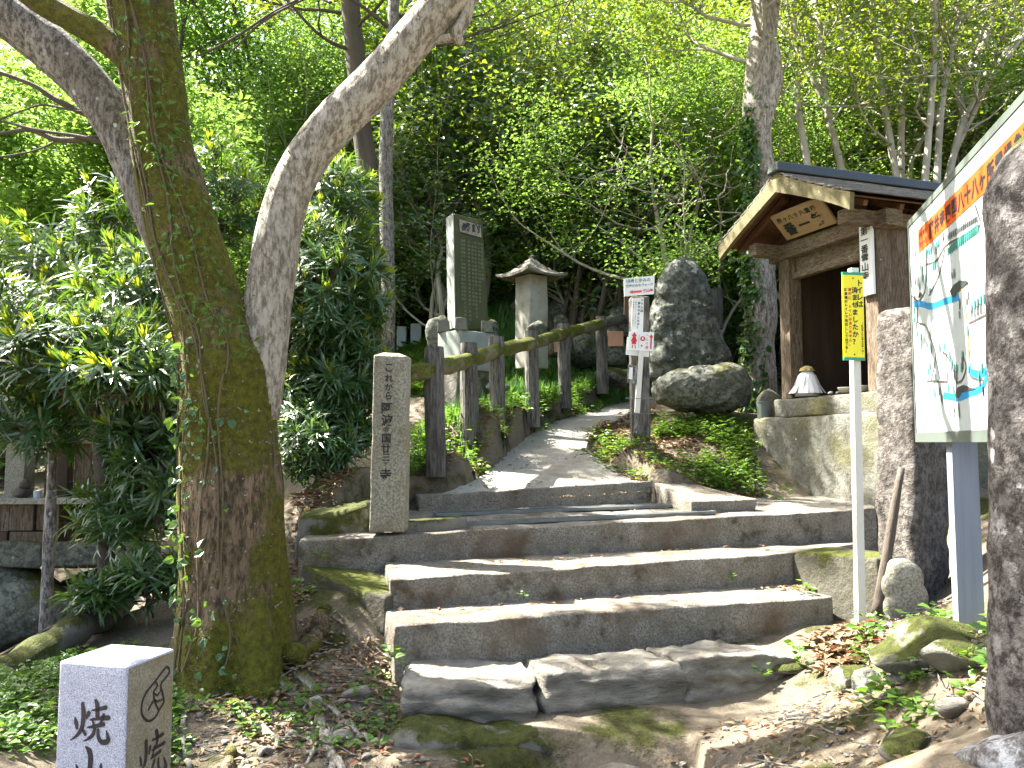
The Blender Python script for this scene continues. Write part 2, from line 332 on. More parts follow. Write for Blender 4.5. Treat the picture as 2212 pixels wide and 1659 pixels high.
M['ink'] = plain('dark_carved_ink', (.012, .010, .022), .35, .6)
M['greyink'] = plain('grey_ink', (.16, .165, .17), .5)
M['red'] = plain('red_print', (.55, .02, .03), .5)
M['redor'] = plain('orange_red_arrow', (.75, .07, .03), .5)
M['teal'] = plain('teal_print', (.04, .20, .17), .5)
M['blue'] = plain('river_blue', (.015, .19, .42), .4)
M['mapgrey'] = plain('map_road_grey', (.07, .055, .05), .5)
M['maphill'] = plain('map_hill_grey', (.03, .035, .035), .5)
M['mapbrown'] = plain('map_brown', (.42, .26, .05), .5)
M['mapmark'] = plain('map_label_marks', (.03, .025, .025), .5)
M['steel'] = surf('worn_grating_steel', (.20, .22, .22), (.11, .12, .12), 8, rough=.5, bump=.2, bscale=50, metal=.5)
M['cloth'] = plain('pink_cloth', (.62, .34, .22), .9)
M['capyellow'] = plain('yellow_cap', (.30, .24, .09), .9)
M['ceramic'] = plain('cream_ceramic', (.6, .55, .45), .4)
M['gravestone'] = plain('blue_grey_gravestone', (.42, .49, .56), .6)
M['litter'] = leafm('fallen_leaves', (.12, .07, .035), (.36, .26, .16), (.25, .14, .05), .15, .65, .3, old=((.22, .06, .03), .06))
M['cam'] = leafm('glossy_camellia_leaves', (.022, .078, .028), (.07, .155, .028), (.30, .46, .02), .30, .42, 1.0)
M['cam2'] = leafm('bright_glossy_leaves', (.022, .075, .022), (.08, .16, .022), (.40, .50, .025), .30, .40, 1.0)
M['maple'] = leafm('maple_leaves', (.06, .15, .015), (.12, .23, .02), (.33, .54, .09), .40, .5, .3)
M['pod'] = leafm('podocarpus_leaves', (.018, .058, .022), (.05, .12, .026), (.22, .40, .03), .24, .38, .9)
M['podnew'] = leafm('new_podocarpus_shoots', (.20, .30, .02), (.34, .40, .03), (.60, .68, .04), .5, .4, .4)
M['herb'] = leafm('undergrowth_leaves', (.045, .11, .02), (.10, .19, .03), (.24, .42, .04), .38, .4, .4)
M['fern'] = leafm('fern_fronds', (.05, .13, .03), (.09, .20, .04), (.22, .46, .06), .42, .5, .3)
M['ivy'] = leafm('ivy_leaves', (.02, .07, .015), (.05, .12, .02), (.2, .36, .03), .25, .3, .6)
# ------------------------------------------------------------------ terrain
CTRL = [P(*q) for q in [(300,1659,3.0),(50,1500,3.2),(0,1659,2.6),(510,1450,3.9),(700,1659,2.95),(1100,1659,3.0),(1500,1659,3.0),(1900,1659,2.75),
 (820,1560,3.5),(1200,1570,3.45),(1400,1530,3.65),(1700,1490,3.95),(1850,1350,4.3),(1940,1335,4.5),(2000,1425,3.6),(2090,1405,3.04),(2100,1600,2.5),(2200,1560,2.1),
 (700,1410,3.95),(640,1330,4.3),(760,1320,4.25),
 (900,1050,5.6),(960,985,6.2),(760,1010,5.6),(1010,915,6.9),(1070,900,7.7),(1150,885,8.5),(1215,852,9.4),(1297,825,10.6),
 (1450,1045,6.75),(1500,960,7.5),(1385,938,7.0),(1560,1075,6.6),(1700,1080,6.75),(1850,1082,6.9),(1510,893,8.3),(1620,885,9.0),(1370,850,12),(1500,822,13.2),(1610,775,15),
 (1500,640,17),(1450,500,20),(1230,690,14),(1100,720,13),(990,860,9.2),(880,815,12),(885,755,16),(1900,900,8),(2150,900,7),(2200,1150,4.5),
 (-50,1390,6.6),(130,1375,5.6),(250,1330,4.9),(100,1180,8),(200,1000,12),(-400,1200,7),(0,850,22),(-300,800,24),(300,800,20)]]
PATHX = [((905,1072,5.9),(1412,1041,6.4)),((1000,1050,6.15),(1402,1033,6.6)),((1062,1008,6.9),(1310,1002,7.05)),((1105,970,7.6),(1268,966,7.7)),((1160,928,8.6),(1305,928,8.7)),
 ((1235,900,9.6),(1356,898,9.3)),((1300,874,11),(1420,874,10.6)),((1420,838,13),(1530,842,12.6)),((1560,792,15.2),(1640,796,14.8))]
for a_, b_ in PATHX[1:]:
    a_, b_ = P(*a_), P(*b_); d_ = (b_-a_)/np.linalg.norm(b_-a_); CTRL += [a_-d_*.22+[0, 0, .03], b_+d_*.22+[0, 0, .03]]
CTRL += [np.array([x, y, z+EYE]) for x, y, z in [(0,0,-1.5),(-3,-1,-1.5),(3,-1,-1.3),(0,-12,-1.6),(-12,-10,-1.6),(12,-10,-.8),(-9,3,-1.6),(6,3,-.5),(9,8,1.6),
 (0,20,4.2),(8,20,6.5),(4,26,8.5),(-3,26,5),(12,14,5),(16,24,10),(0,34,11.5),(12,36,15),(-10,34,3.5),(-20,24,0),(-20,45,5),(-5,50,15),(30,50,24),(35,20,16),(50,0,14),(-40,0,-2),(-45,40,2),
 (-40,-40,-2),(40,-40,3),(0,-50,-2),(0,70,18),(-50,80,6),(60,80,28),
 (-1.15,4.3,-1.0),(-.9,4.1,-1.02),(-1.3,4.7,-.88),(-1.4,5.0,-.74),(-1.5,5.3,-.55),(-.6,4.15,-1.05),(.6,4.5,-1.05),(1.6,4.8,-1.05),(2.4,5.3,-1.02),(-.5,4.9,-.85),(1.5,5.4,-.85),(.5,5.2,-.85),(-.3,5.6,-.68),(1.8,5.9,-.68),(.8,5.6,-.7)]]
CTRL = np.array(CTRL)
def _phi(d): return np.where(d > 1e-9, d*d*np.log(np.maximum(d, 1e-9)), 0)
def _solve():
    X = CTRL[:, :2]; n = len(X); A = np.zeros((n+3, n+3))
    A[:n, :n] = _phi(np.linalg.norm(X[:, None]-X[None], axis=2))+np.eye(n)*.002
    A[:n, n] = 1; A[:n, n+1:] = X; A[n, :n] = 1; A[n+1:, :n] = X.T
    return np.linalg.solve(A, np.concatenate([CTRL[:, 2], [0, 0, 0]]))
_W = _solve()
def inpoly(x, y, poly):
    c = np.zeros(len(x), bool); n = len(poly)
    for i in range(n):
        x1, y1 = poly[i][:2]; x2, y2 = poly[i-1][:2]
        c ^= ((y1 > y) != (y2 > y)) & (x < (x2-x1)*(y-y1)/(y2-y1+1e-12)+x1)
    return c
PL = [P(*a) for a, b in PATHX]; PR = [P(*b) for a, b in PATHX]
PPOLY = PL+PR[::-1]
STEPPOLY = [P(852,1352,3.95), P(1800,1288,4.7), P(1890,1188,4.9), P(1890,1099,6.7), P(905,1072,6.1), P(640,1140,5.1), P(640,1230,4.75), P(840,1290,4.25)]
STEPZ = None
def H(x, y, cut=True, fine=True):
    x = np.asarray(x, float).ravel(); y = np.asarray(y, float).ravel()
    q = np.stack([x, y], 1); z = np.zeros(len(x))
    for i in range(0, len(x), 20000):
        s = slice(i, i+20000)
        z[s] = _phi(np.linalg.norm(q[s][:, None]-CTRL[None, :, :2], axis=2))@_W[:len(CTRL)]+_W[len(CTRL)]+q[s]@_W[len(CTRL)+1:]
    z = np.clip(z, -4, 45)
    if fine:
        p = np.stack([x, y, x*0], 1); d = np.hypot(x, y-4)
        z = z+fbm(p, 1.3, 2, 3)*.035+fbm(p, 7, 4, 3)*.012*(d < 12)
        z = z+np.clip(sn(p, 4.2, 3), 0, 2)**2*.02*(y < 4.3)
    if cut:
        # worn earth ledge just in front of the lowest step
        led = (1-1/(1+np.exp(-(y-3.22-.1*np.sin(x*3.1)-.05*np.sin(x*9)-.10*x)*38)))
        z = z-.13*led*(x > -.75)*(x < .75)*(y > 2)*np.clip((y-2.2)/.5, 0, 1)
        m = inpoly(x, y, STEPPOLY); s_ = y-.32*x; z = np.where(m, np.minimum(z, EYE-np.where(s_ > 5.12, .55, np.where(s_ > 4.52, .78, np.where(s_ > 4.1, .95, 1.08)))), z)
        zl = np.interp(y, [a[1] for a in PL], [(a[2]+b[2])/2 for a, b in zip(PL, PR)])
        m = inpoly(x, y, PPOLY); z = np.where(m, np.minimum(z, zl-.05), z)
    return z
def h1(x, y): return float(H([x], [y])[0])
s_ = np.linspace(-1, 1, 430); gx = .6+np.sinh(5.4*s_)*1.25; gy = 4.6+np.sinh(5.4*s_)*1.25
GX, GY = np.meshgrid(gx, gy, indexing='ij'); GZ = H(GX, GY)
i_ = np.arange(429)[:, None]*430+np.arange(429)[None]
struct('ground', MB().add(np.stack([GX.ravel(), GY.ravel(), GZ], 1), np.stack([i_, i_+430, i_+431, i_+1], -1).reshape(-1, 4)), M['ground'], smooth=True)
print('terrain')
# ------------------------------------------------------------------ path
pv = []; nn = 90; tt = np.linspace(0, len(PL)-1, nn)
def cr(pts, t):
    pts = np.array(pts); n = len(pts); i = np.clip(t.astype(int), 0, n-2); f = (t-i)[:, None]
    p0 = pts[np.maximum(i-1, 0)]; p1 = pts[i]; p2 = pts[i+1]; p3 = pts[np.minimum(i+2, n-1)]
    return .5*((2*p1)+(-p0+p2)*f+(2*p0-5*p1+4*p2-p3)*f*f+(-p0+3*p1-3*p2+p3)*f**3)
A_, B_ = cr(PL, tt), cr(PR, tt); wcol = np.linspace(0, 1, 14)
V = (A_[:, None]*(1-wcol)[None, :, None]+B_[:, None]*wcol[None, :, None])
V[:, :, 2] += (.012*fbm(V.reshape(-1, 3), 2.2, 3, 4)).reshape(nn, 14)
eL = .035*fbm(A_*1., 5, 7, 3)[:, None]; V[:, 0, :2] += eL; V[:, -1, :2] += eL[::-1]
V = np.concatenate([V[:, :1]-[0, 0, .2], V, V[:, -1:]-[0, 0, .2]], 1); ncol = 16
V = np.concatenate([V[:1]-[0, 0, .2], V]); nn += 1
i_ = np.arange(nn-1)[:, None]*ncol+np.arange(ncol-1)[None]
struct('path', MB().add(V.reshape(-1, 3), np.stack([i_, i_+1, i_+ncol+1, i_+ncol], -1).reshape(-1, 4)), M['path'])
# ------------------------------------------------------------------ steps
def stepblk(fl, fr, depth, h, seed, r=.014, amp=.006, freq=13, ridge=0, back=None, n=None, zb=None):
    fl = np.asarray(fl); fr = np.asarray(fr); e = nrm((fr-fl)*[1, 1, 0]); b = np.array([-e[1], e[0], 0])
    bl = fl+b*depth if back is None else back[0]; br = fr+b*depth if back is None else back[1]
    t = [fl, fr, br, bl]; L = np.linalg.norm(fr-fl)
    bt = [q-np.array([0, 0, h]) for q in t]
    return hexa(bt+t, r=r, n=n or (int(L/.04), 10, 5), amp=amp, freq=freq, seed=seed, ridge=ridge)
st = Thing('stone_steps', 'broad weathered concrete and stone steps climbing to the path', 'steps', P(1300,1400,3.9))
f0, f1 = P(852,1352,3.9), P(1800,1288,4.65)
st.part('step', stepblk(f0, f1, .66, .34, 11), M['concrete'], smooth=True)
g0, g1 = P(842,1254,4.28), P(1712,1193,5.05)
st.part('step', stepblk(g0, g1, .72, .34, 12, back=(g0+[-.13, .62, .01], P(1880,1170,5.9))), M['concrete'], smooth=True)
k0, k1 = P(645,1168,4.7), P(1892,1099,6.0)
tb0, tb1 = P(860,1098,6.05), P(1900,1072,6.75)
C_TOP = (k0, k1, tb1, tb0)
st.part('step', stepblk(k0, k1, .9, .34, 13, r=.014, back=(tb0-[.45, .0, -.0], tb1+[0, .15, 0]), n=(60, 26, 4)), M['concrete'], smooth=True)
d0, d1 = P(905,1072,5.9), P(1410,1041,6.4)
st.part('step', stepblk(d0+[0, -.01, .008], d1+[0, -.01, .008], .2, .2, 14, r=.014), M['concrete'], smooth=True)
# kerb returns
q0, q1 = P(1712,1192,5.05), P(1893,1206,4.45)
st.part('side_kerb', hexa([q0-[0,0,.42], q1-[0,0,.45], q1+[.25,.10,-.45], q0+[.35,.3,-.42], q0, q1, q1+[.25,.10,0], q0+[.35,.3,0]], r=.02, n=(12, 4, 5), seed=21, amp=.008), M['mosskerb'], smooth=True, label='mossy kerb coming towards the viewer at the right end of the steps')
q0, q1 = P(640,1218,4.75), P(832,1292,4.2)
st.part('side_kerb', hexa([q0-[0,0,.22], q1-[0,0,.2], q1+[.12,.30,-.2], q0+[.16,.3,-.2], q0, q1+[0,0,.005], q1+[.10,.32,.0], q0+[.16,.3,0]], r=.02, n=(12, 4, 5), seed=22, amp=.008), M['mosskerb'], smooth=True, label='low sunken kerb beside the tree at the left end of the steps')
q0, q1 = P(1412,1043,6.4), P(1492,1082,5.75)
st.part('side_kerb', hexa([q0-[0,0,.2], q1-[0,0,.16], q1+[.5,.2,-.16], q0+[.3,.1,-.2], q0, q1, q1+[.55,.2,0], q0+[.3,.12,0]], r=.012, n=(10, 4, 4), seed=23, amp=.006), M['concrete'], smooth=True, label='concrete kerb right of the drain')
q0 = P(850,1140,4.95); q1 = P(1010,1128,5.1)
st.part('side_kerb', hexa([q0-[0,0,.06], q1-[0,0,.06], q1+[-.03,.1,-.06], q0+[-.03,.1,-.06], q0+[0,0,.035], q1+[0,0,.03], q1+[-.03,.1,.03], q0+[-.03,.1,.035]], r=.012, n=(8, 3, 3), seed=24), M['rock2'], smooth=True, label='low mossy strip at the foot of the inscribed pillar')
q0 = P(640,1150,4.85); q1 = P(800,1135,5.0)
st.part('side_kerb', hexa([q0-[0,0,.2], q1-[0,0,.2], q1+[-.1,.5,-.2], q0+[-.1,.5,-.2], q0+[0,0,.10], q1+[0,0,.15], q1+[-.1,.5,.15], q0+[-.1,.5,.1]], r=.04, n=(8, 5, 4), seed=25, amp=.02), M['rock2'], smooth=True, label='mossy stone left of the inscribed pillar')
# rough lowest course, three slabs
for sd, (a, b, dep, hh) in enumerate([((880,1468,3.55),(1160,1480,3.6),.42,.25),((1172,1452,3.66),(1470,1422,3.84),.40,.28),((1478,1424,3.86),(1735,1390,4.12),.36,.26)]):
    a, b = P(*a), P(*b); a2 = a.copy(); b2 = b.copy(); zt = EYE-1.045+.004*sd
    a2[2] = zt-[.02, .0, .0][sd]; b2[2] = zt-[.025, .01, .03][sd]
    st.part('slab', stepblk(a2, b2, dep, hh, 31+sd, r=.022, amp=.020, freq=6, ridge=.016, n=(64, 24, 18)), M['slate'], smooth=True)
# exposed ledge stones under it
single('ledge_stone', stepblk(P(835,1592,3.3), P(1180,1600,3.32), .45, .13, 41, r=.05, amp=.03), M['rock2'], 'moss covered ledge of earth and rock jutting below the lowest left slab', 'rock', P(1000,1600,3.4), smooth=True)
RK = P(1340,1590,3.25); RK[2] = h1(RK[0], RK[1])+.012
single('ledge_stone', rock(RK, (.12, .14, .06), 43, sub=3), M['slate'], 'smooth pale stone poking out of the trodden earth in front of the steps', 'stone', P(1340,1590,3.25), smooth=True)
RK = P(1500,1625,3.1); RK[2] = h1(RK[0], RK[1])-.01
single('ledge_stone', rock(RK, (.24, .16, .05), 44, sub=3), M['slate'], 'flat sunlit stone sunk in the earth at the bottom edge before the steps', 'stone', P(1500,1600,3.2), smooth=True)
# ------------------------------------------------------------------ drain gratings set in the landing
def zt(p):  # height of the landing under a point
    w = np.array([p[0], p[1]]); a = k0; n = np.cross(k1-k0, tb0-k0); n = n/n[2]; return a[2]-(n[0]*(w[0]-a[0])+n[1]*(w[1]-a[1]))
for (a, b, wd, lab) in [((943,1112,5.62),(1493,1081,6.1),.13,'steel drain grating across the landing nearest the path'),((880,1136,5.1),(1545,1092,5.72),.07,'narrow toothed drain grating across the landing nearer the steps')]:
    a, b = P(*a), P(*b); a[2] = zt(a)+.014; b[2] = zt(b)+.014; e = nrm(b-a); bk = nrm(np.cross([0, 0, 1], e)); up = np.cross(e, bk); L = np.linalg.norm(b-a)
    g = Thing('drain_grating', lab, 'drain grating', a)
    fr = MB()
    for o in (0, wd): fr.box(a+e*L/2+bk*o, (L, .012, .022), (e, bk, up))
    for o in (0, L): fr.box(a+e*o+bk*wd/2, (.012, wd, .022), (e, bk, up))
    g.part('frame', fr, M['steel'])
    g.part('trough_shade', MB().box(a+e*L/2+bk*wd/2-up*.0075, (L, wd, .004), (e, bk, up)), M['black'])  # flat black sheet stands in for the shade of the channel
    bars = MB(); nb = int(L/.022)
    for i in range(nb): bars.box(a+e*(i+.5)*L/nb+bk*wd/2+up*.004, (.007, wd, .012), (e, bk, up))
    g.part('bars', bars, M['steel'], kind='stuff')
print('steps')
# ------------------------------------------------------------------ strokes drawn on a plane given by picture points
def stroke(mb, pts, w, plane, f, off=.0015, smooth=True):
    p0, n = plane; q = np.array([hit(*f(x, y), p0, n) for x, y in pts]); w = np.ones(len(q))*w if np.isscalar(w) else np.array(w, float)
    if smooth and len(q) > 1:
        t = np.linspace(0, len(q)-1, (len(q)-1)*5+1); q2 = cr(q, t); w = np.interp(t, np.arange(len(w)), w); q = q2
    scl = np.linalg.norm(q[0]-CAM)/1720
    mb.ribbon(q, w*scl, n, off)
    for e, ww in ((q[0], w[0]), (q[-1], w[-1])):
        th = np.linspace(0, 2*np.pi, 8, endpoint=False); a = nrm(np.cross(n, [.1, .2, 1])); b = np.cross(n, a)
        mb.poly(e+n*off*.9+(a[None]*np.cos(th)[:, None]+b[None]*np.sin(th)[:, None])*ww*scl*.5)
# granite waymarker, lower left
FR, FL, BRr, BLl = P(275,1440,2.25), P(128,1428,2.306), P(383,1400,2.45), P(210,1392,2.497)
zz = FR[2]; e1 = nrm((FR-FL)*[1, 1, 0]); b1 = np.array([-e1[1], e1[0], 0]); n1 = -b1; w1 = np.linalg.norm((FR-FL)[:2]); w2 = .2
n2 = e1
FL = FR-e1*w1; BRc = FR+b1*w2
wm = Thing('granite_waymarker', 'square granite waymarker post with carved pointing hand and large black characters', 'stone marker', FR-[0, 0, .95])
o = FL-[0, 0, 1.0]
V, F = hexa(c8(o, e1, b1, [0, 0, 1], w1, w2, 1.0), r=.007, n=(10, 8, 30), amp=.0004, seed=3)
wm.part('pillar', (V, F), M['granite'], smooth=True)
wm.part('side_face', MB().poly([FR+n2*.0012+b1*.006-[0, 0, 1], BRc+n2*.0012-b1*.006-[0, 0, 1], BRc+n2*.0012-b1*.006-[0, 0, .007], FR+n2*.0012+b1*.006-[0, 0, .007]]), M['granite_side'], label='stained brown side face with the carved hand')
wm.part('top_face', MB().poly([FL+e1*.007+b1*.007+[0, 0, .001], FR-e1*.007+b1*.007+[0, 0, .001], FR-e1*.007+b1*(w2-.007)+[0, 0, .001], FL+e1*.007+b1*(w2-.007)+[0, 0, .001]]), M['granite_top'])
fz = lambda x, y: (x*.17773+92.2, y*.17773+1364.1)
mb = MB(); pl = (FR, n1); k = .17773
for pts, w in [([(398,1045),(410,1110),(422,1175)],[20,48,30]),([(488,875),(500,1000),(490,1120),(465,1200),(410,1270),(340,1320)],[36,55,48,45,30,8]),([(565,985),(552,1020),(535,1060)],[44,40,14]),([(478,1180),(505,1215),(520,1250)],[14,36,34]),
  ([(650,840),(668,900),(668,1030)],[40,52,46]),([(602,958),(680,945),(770,922)],[14,36,46]),([(580,1075),(690,1055),(800,1048)],[14,40,52]),([(610,1060),(625,1150)],[22,26]),([(745,1010),(735,1060),(700,1110)],[34,34,16]),([(550,1165),(640,1150),(740,1125)],[16,40,48]),
  ([(640,1160),(615,1250),(560,1300),(495,1335)],[34,42,30,6]),([(675,1190),(678,1270),(705,1330),(760,1345),(800,1310),(775,1200)],[30,40,48,58,52,8]),
  ([(525,1400),(565,1440),(585,1520),(575,1700),(572,1880)],[16,56,58,54,50]),([(410,1620),(440,1720),(430,1850),(440,1900)],[16,48,44,44]),([(440,1895),(580,1890),(700,1880)],[40,40,40]),([(712,1610),(708,1740),(700,1900)],[20,48,40])]:
    stroke(mb, pts, np.array(w)*k, pl, fz)
wm.part('lettering', mb, M['ink'], label='large carved black characters on the front face')
mb = MB(); pl = (FR, n2)
for pts, w in [([(1350,620),(1260,730),(1205,850),(1195,980),(1235,1065),(1300,1085),(1370,1030),(1410,950),(1465,850),(1445,730),(1430,640),(1500,545),(1535,480),(1505,430),(1460,470),(1350,620)],26),
  ([(1370,620),(1385,660),(1340,740),(1345,830),(1300,900),(1280,955)],22),([(1340,740),(1385,775),(1435,700)],20),([(1345,820),(1380,850),(1460,820)],20),([(1345,830),(1375,900),(1400,950)],22),
  ([(1250,1330),(1250,1480),(1235,1600),(1190,1700)],[44,46,44,20]),([(1180,1530),(1190,1620)],[20,40]),([(1300,1400),(1285,1490)],[34,20]),([(1375,1210),(1390,1290),(1370,1400)],[50,44,34]),([(1330,1320),(1450,1250)],[20,44]),([(1325,1440),(1470,1350)],[20,44]),([(1310,1540),(1420,1455)],[26,44]),([(1350,1400),(1330,1500)],[24,24]),([(1350,1560),(1330,1640),(1290,1720)],[30,36,20]),([(1400,1540),(1400,1650),(1440,1700),(1490,1640),(1465,1520)],[24,36,44,50,8])]:
    stroke(mb, pts, np.array(w)*k if not np.isscalar(w) else w*k, pl, fz, off=.0025)
wm.part('lettering', mb, M['ink'], label='carved outline of a pointing hand above a character on the side face')
# inscribed stone pillar by the fence
pb = P(838,1130,4.9); pw = .205
a = nrm([1, -.04, 0]); b = np.array([-a[1], a[0], 0])
ip = Thing('inscribed_pillar', 'white weathered square stone pillar with a vertical brush written inscription at the fence end', 'stone marker', pb)
o = P(797,1150,4.85); o1 = P(874,1150,4.85); t0 = P(807,766,4.85); t1 = P(878,768,4.85)
bt = b*.17
ip.part('pillar', hexa([o, o1, o1+bt, o+bt, t0, t1, t1+bt, t0+bt], r=.012, n=(8, 6, 36), amp=.003, freq=9, seed=7), M['oldstone'], smooth=True)
ip.part('cap', hexa([t0+bt*.1+a*.012, t1+bt*.1-a*.012, t1+bt*.9-a*.012, t0+bt*.9+a*.012]+[q+[0, 0, .018] for q in (t0+bt*.3+a*.05, t1+bt*.3-a*.05, t1+bt*.8-a*.05, t0+bt*.8+a*.05)], r=.004, n=(4, 3, 2), amp=.001), M['oldstone'])
mb = MB(); up = nrm(t0-o)
for ch, zx, zy, sz in [('こ',265,225,88),('れ',265,320,76),('か',262,395,70),('ら',262,470,76),('阿',245,575,104),('波',248,680,104),('の',240,760,54),('国',242,835,86),('廿',238,925,84),('三',240,1000,76),('ヶ',238,1052,42),('寺',235,1150,104)]:
    c = hit(zx*.25+774.2, zy*.25+737.4, P(838,900,4.85), -b)
    text(mb, ch, c, a, up, sz*.25*4.85/1720, bold=.022, off=.006)
ip.part('lettering', mb, M['black'], label='black vertical inscription')
# ------------------------------------------------------------------ log fence
fp = [(938,987,750,6.1),(1012,924,741,6.9),(1072,908,728,7.6),(1147,892,715,8.3),(1217,855,700,9.3),(1298,826,684,10.4)]
fe = Thing('log_fence', 'rustic fence of grey log posts and one mossy round rail rising beside the path', 'fence', P(938,987,6.1))
for i, (px, yb, yt, D) in enumerate(fp):
    a = P(px+4, yb, D); b = P(px, yt, D); b[1] = a[1]; a[2] -= .15; t = np.linspace(0, 1, 14)[:, None]; pts = a*(1-t)+b*t
    rr = (.078 if i < 2 else .075)*np.ones(14); rr[-1] *= .93
    fe.part('post', MB().tube(pts, rr, 18, noise=.05, freq=14, seed=i, flute=.02), M['log'], smooth=False)
rp = [P(880,806,5.9), P(930,800,6.05), P(1012,778,6.85), P(1072,757,7.55), P(1147,742,8.2), P(1217,720,9.2), P(1298,699,10.3), P(1365,684,11.6)]
for i in range(len(rp)-1):
    a, b = rp[i]+[0, .0, 0], rp[i+1]; t = np.linspace(0, 1, 10)[:, None]; q = a*(1-t)+b*t
    fe.part('rail', MB().tube(q+[0, .02, 0], .068*np.ones(10)*(1+.05*np.sin(np.arange(10)*1.3+i)), 16, noise=.09, freq=11, seed=i+9, flute=.04), M['rail'] if i < 6 else M['log'], smooth=True)
# distant fence on the bank
fe = Thing('bank_fence', 'small distant log fence half hidden on the shaded bank behind the boulder', 'fence', P(1466,500,17))
hp = []
for px, yb, yt in [(1383,505,465),(1418,510,468),(1466,550,462),(1535,600,520)]:
    a, b = P(px, yb+25, 17), P(px, yt, 17); fe.part('post', MB().tube([a, (a+b)/2, b], .075, 10, noise=.04), M['log']); hp.append(P(px, yt+14, 16.95))
for i in range(3): fe.part('rail', MB().tube([hp[i], (hp[i]+hp[i+1])/2, hp[i+1]], .06, 10, noise=.06), M['log'])
for lab, px, yb, yt, D in [('short mossy post stump behind the carved boulder',1548,700,625,11.5),('low weathered stump right of the little offering stone',1478,650,585,13)]:
    a, b = P(px, yb+10, D), P(px, yt, D); single('log_stump', MB().tube([a, (a+b)/2, b], .09, 12, noise=.08), M['log'], lab, 'post', a)
# ------------------------------------------------------------------ green stone monument
D = 9.2
mo = Thing('memorial_stone', 'tall dark green slab monument with a pale title plate, on a grey pedestal', 'monument', P(1000,860,D))
n_f = nrm([.50, -1, 0]); fr_ = np.array([-n_f[1], n_f[0], 0]); bk = -n_f          # front normal, right along front
c0 = P(985,702,D-.05); c1 = c0+fr_*.36; tl = P(983,461,D-.05)
hgt = tl[2]-c0[2]
thk = .22
lf = c0+fr_*0
sl8 = [c0+[0,0,-.03], c1+[.06,0,-.05], c1+bk*thk+[.06,0,-.05], c0+bk*thk+[0,0,-.03], c0+[-.03,0,hgt], c1+[-.02,0,hgt-.03], c1+bk*thk+[-.02,0,hgt-.03], c0+bk*thk+[-.03,0,hgt]]
# widen so that the front spans the picture width
mo.part('slab', hexa(sl8, r=.012, n=(12, 6, 30), amp=.002, seed=5), M['mstone'], smooth=True)
# left edge coloured pale to stand for sun falling on it
le = MB().poly([sl8[0]-fr_*.0+n_f*0-fr_*.013, sl8[3]-fr_*.013, sl8[7]-fr_*.013, sl8[4]-fr_*.013], ext=fr_*.011)
mo.part('lit_edge', le, M['mside'], label='left edge painted pale as if sunlit')
def mp(u, w): # on the slab front
    A = sl8[0]*(1-u)+sl8[1]*u; B = sl8[4]*(1-u)+sl8[5]*u; return A*(1-w)+B*w+n_f*.012
pt = [mp(.16, .955), mp(.88, .94), mp(.90, .83), mp(.17, .845)]
mo.part('title_plate', MB().poly(pt, ext=n_f*.006), M['oldstone'])
mb = MB(); text(mb, '感謝', (pt[0]*.72+pt[1]*.28+pt[3]*.72+pt[2]*.28)/2+n_f*.008, fr_, [0, 0, 1], .11, pitch=.13, bold=.035, off=.002)
mo.part('lettering', mb, M['black'], label='black title characters on the pale plate')
mb = MB(); cs = '昭和四国霊場藤井寺焼山寺参道整備奉納芳名者一同感謝之意建立'
for ci, u in enumerate([.9, .8, .68, .58, .46, .3, .22]):
    ln = [10, 16, 20, 17, 21, 20, 16][ci]
    s = ''.join(cs[(ci*7+j*3) % len(cs)] for j in range(ln)); text(mb, s, mp(u, .77), fr_, nrm(sl8[4]-sl8[0]), .034, pitch=.046, vertical=True, bold=.0, off=.002)
mo.part('lettering', mb, M['engraved'], label='columns of small engraved writing')
pa = P(945,716,9.0); pm_ = P(994,712,8.75); pc = P(1065,722,9.05)
pa[2] = pc[2] = pm_[2]
up_ = np.array([0, 0, 1.]); dn = pm_[2]-P(990,800,8.8)[2]
mo.part('pedestal', hexa([pa-up_*dn*1.05, pm_-up_*dn*1.05, pc-up_*dn*1.05, pa+pc-pm_-up_*dn*1.05, pa, pm_, pc, pa+pc-pm_], r=.012, n=(8, 8, 8), amp=.002, seed=6), M['mside'], smooth=True)
bb = [q-up_*dn+((q-(pa+pc)/2)*[1, 1, 0])*.35 for q in (pa, pm_, pc, pa+pc-pm_)]
mo.part('plinth', hexa([q-up_*.5 for q in bb]+bb, r=.03, n=(10, 10, 6), amp=.01, seed=8), M['rock2'], smooth=True)
cc = (pa+pc)/2
for i, (dx, dy) in enumerate([tuple(((q-cc)*.78)[:2]) for q in (pa, pm_, pc)]):
    mo.part('corner_stone', hexa([q+np.array([dx, dy, 0])+cc-[0, 0, 0] for q in (np.array([-.07, -.07, 0]), np.array([.07, -.07, 0]), np.array([.07, .07, 0]), np.array([-.07, .07, 0]), np.array([-.06, -.06, .14]), np.array([.06, -.06, .14]), np.array([.06, .06, .14]), np.array([-.06, .06, .14]))], r=.01, n=(3, 3, 3)), M['rock2'])
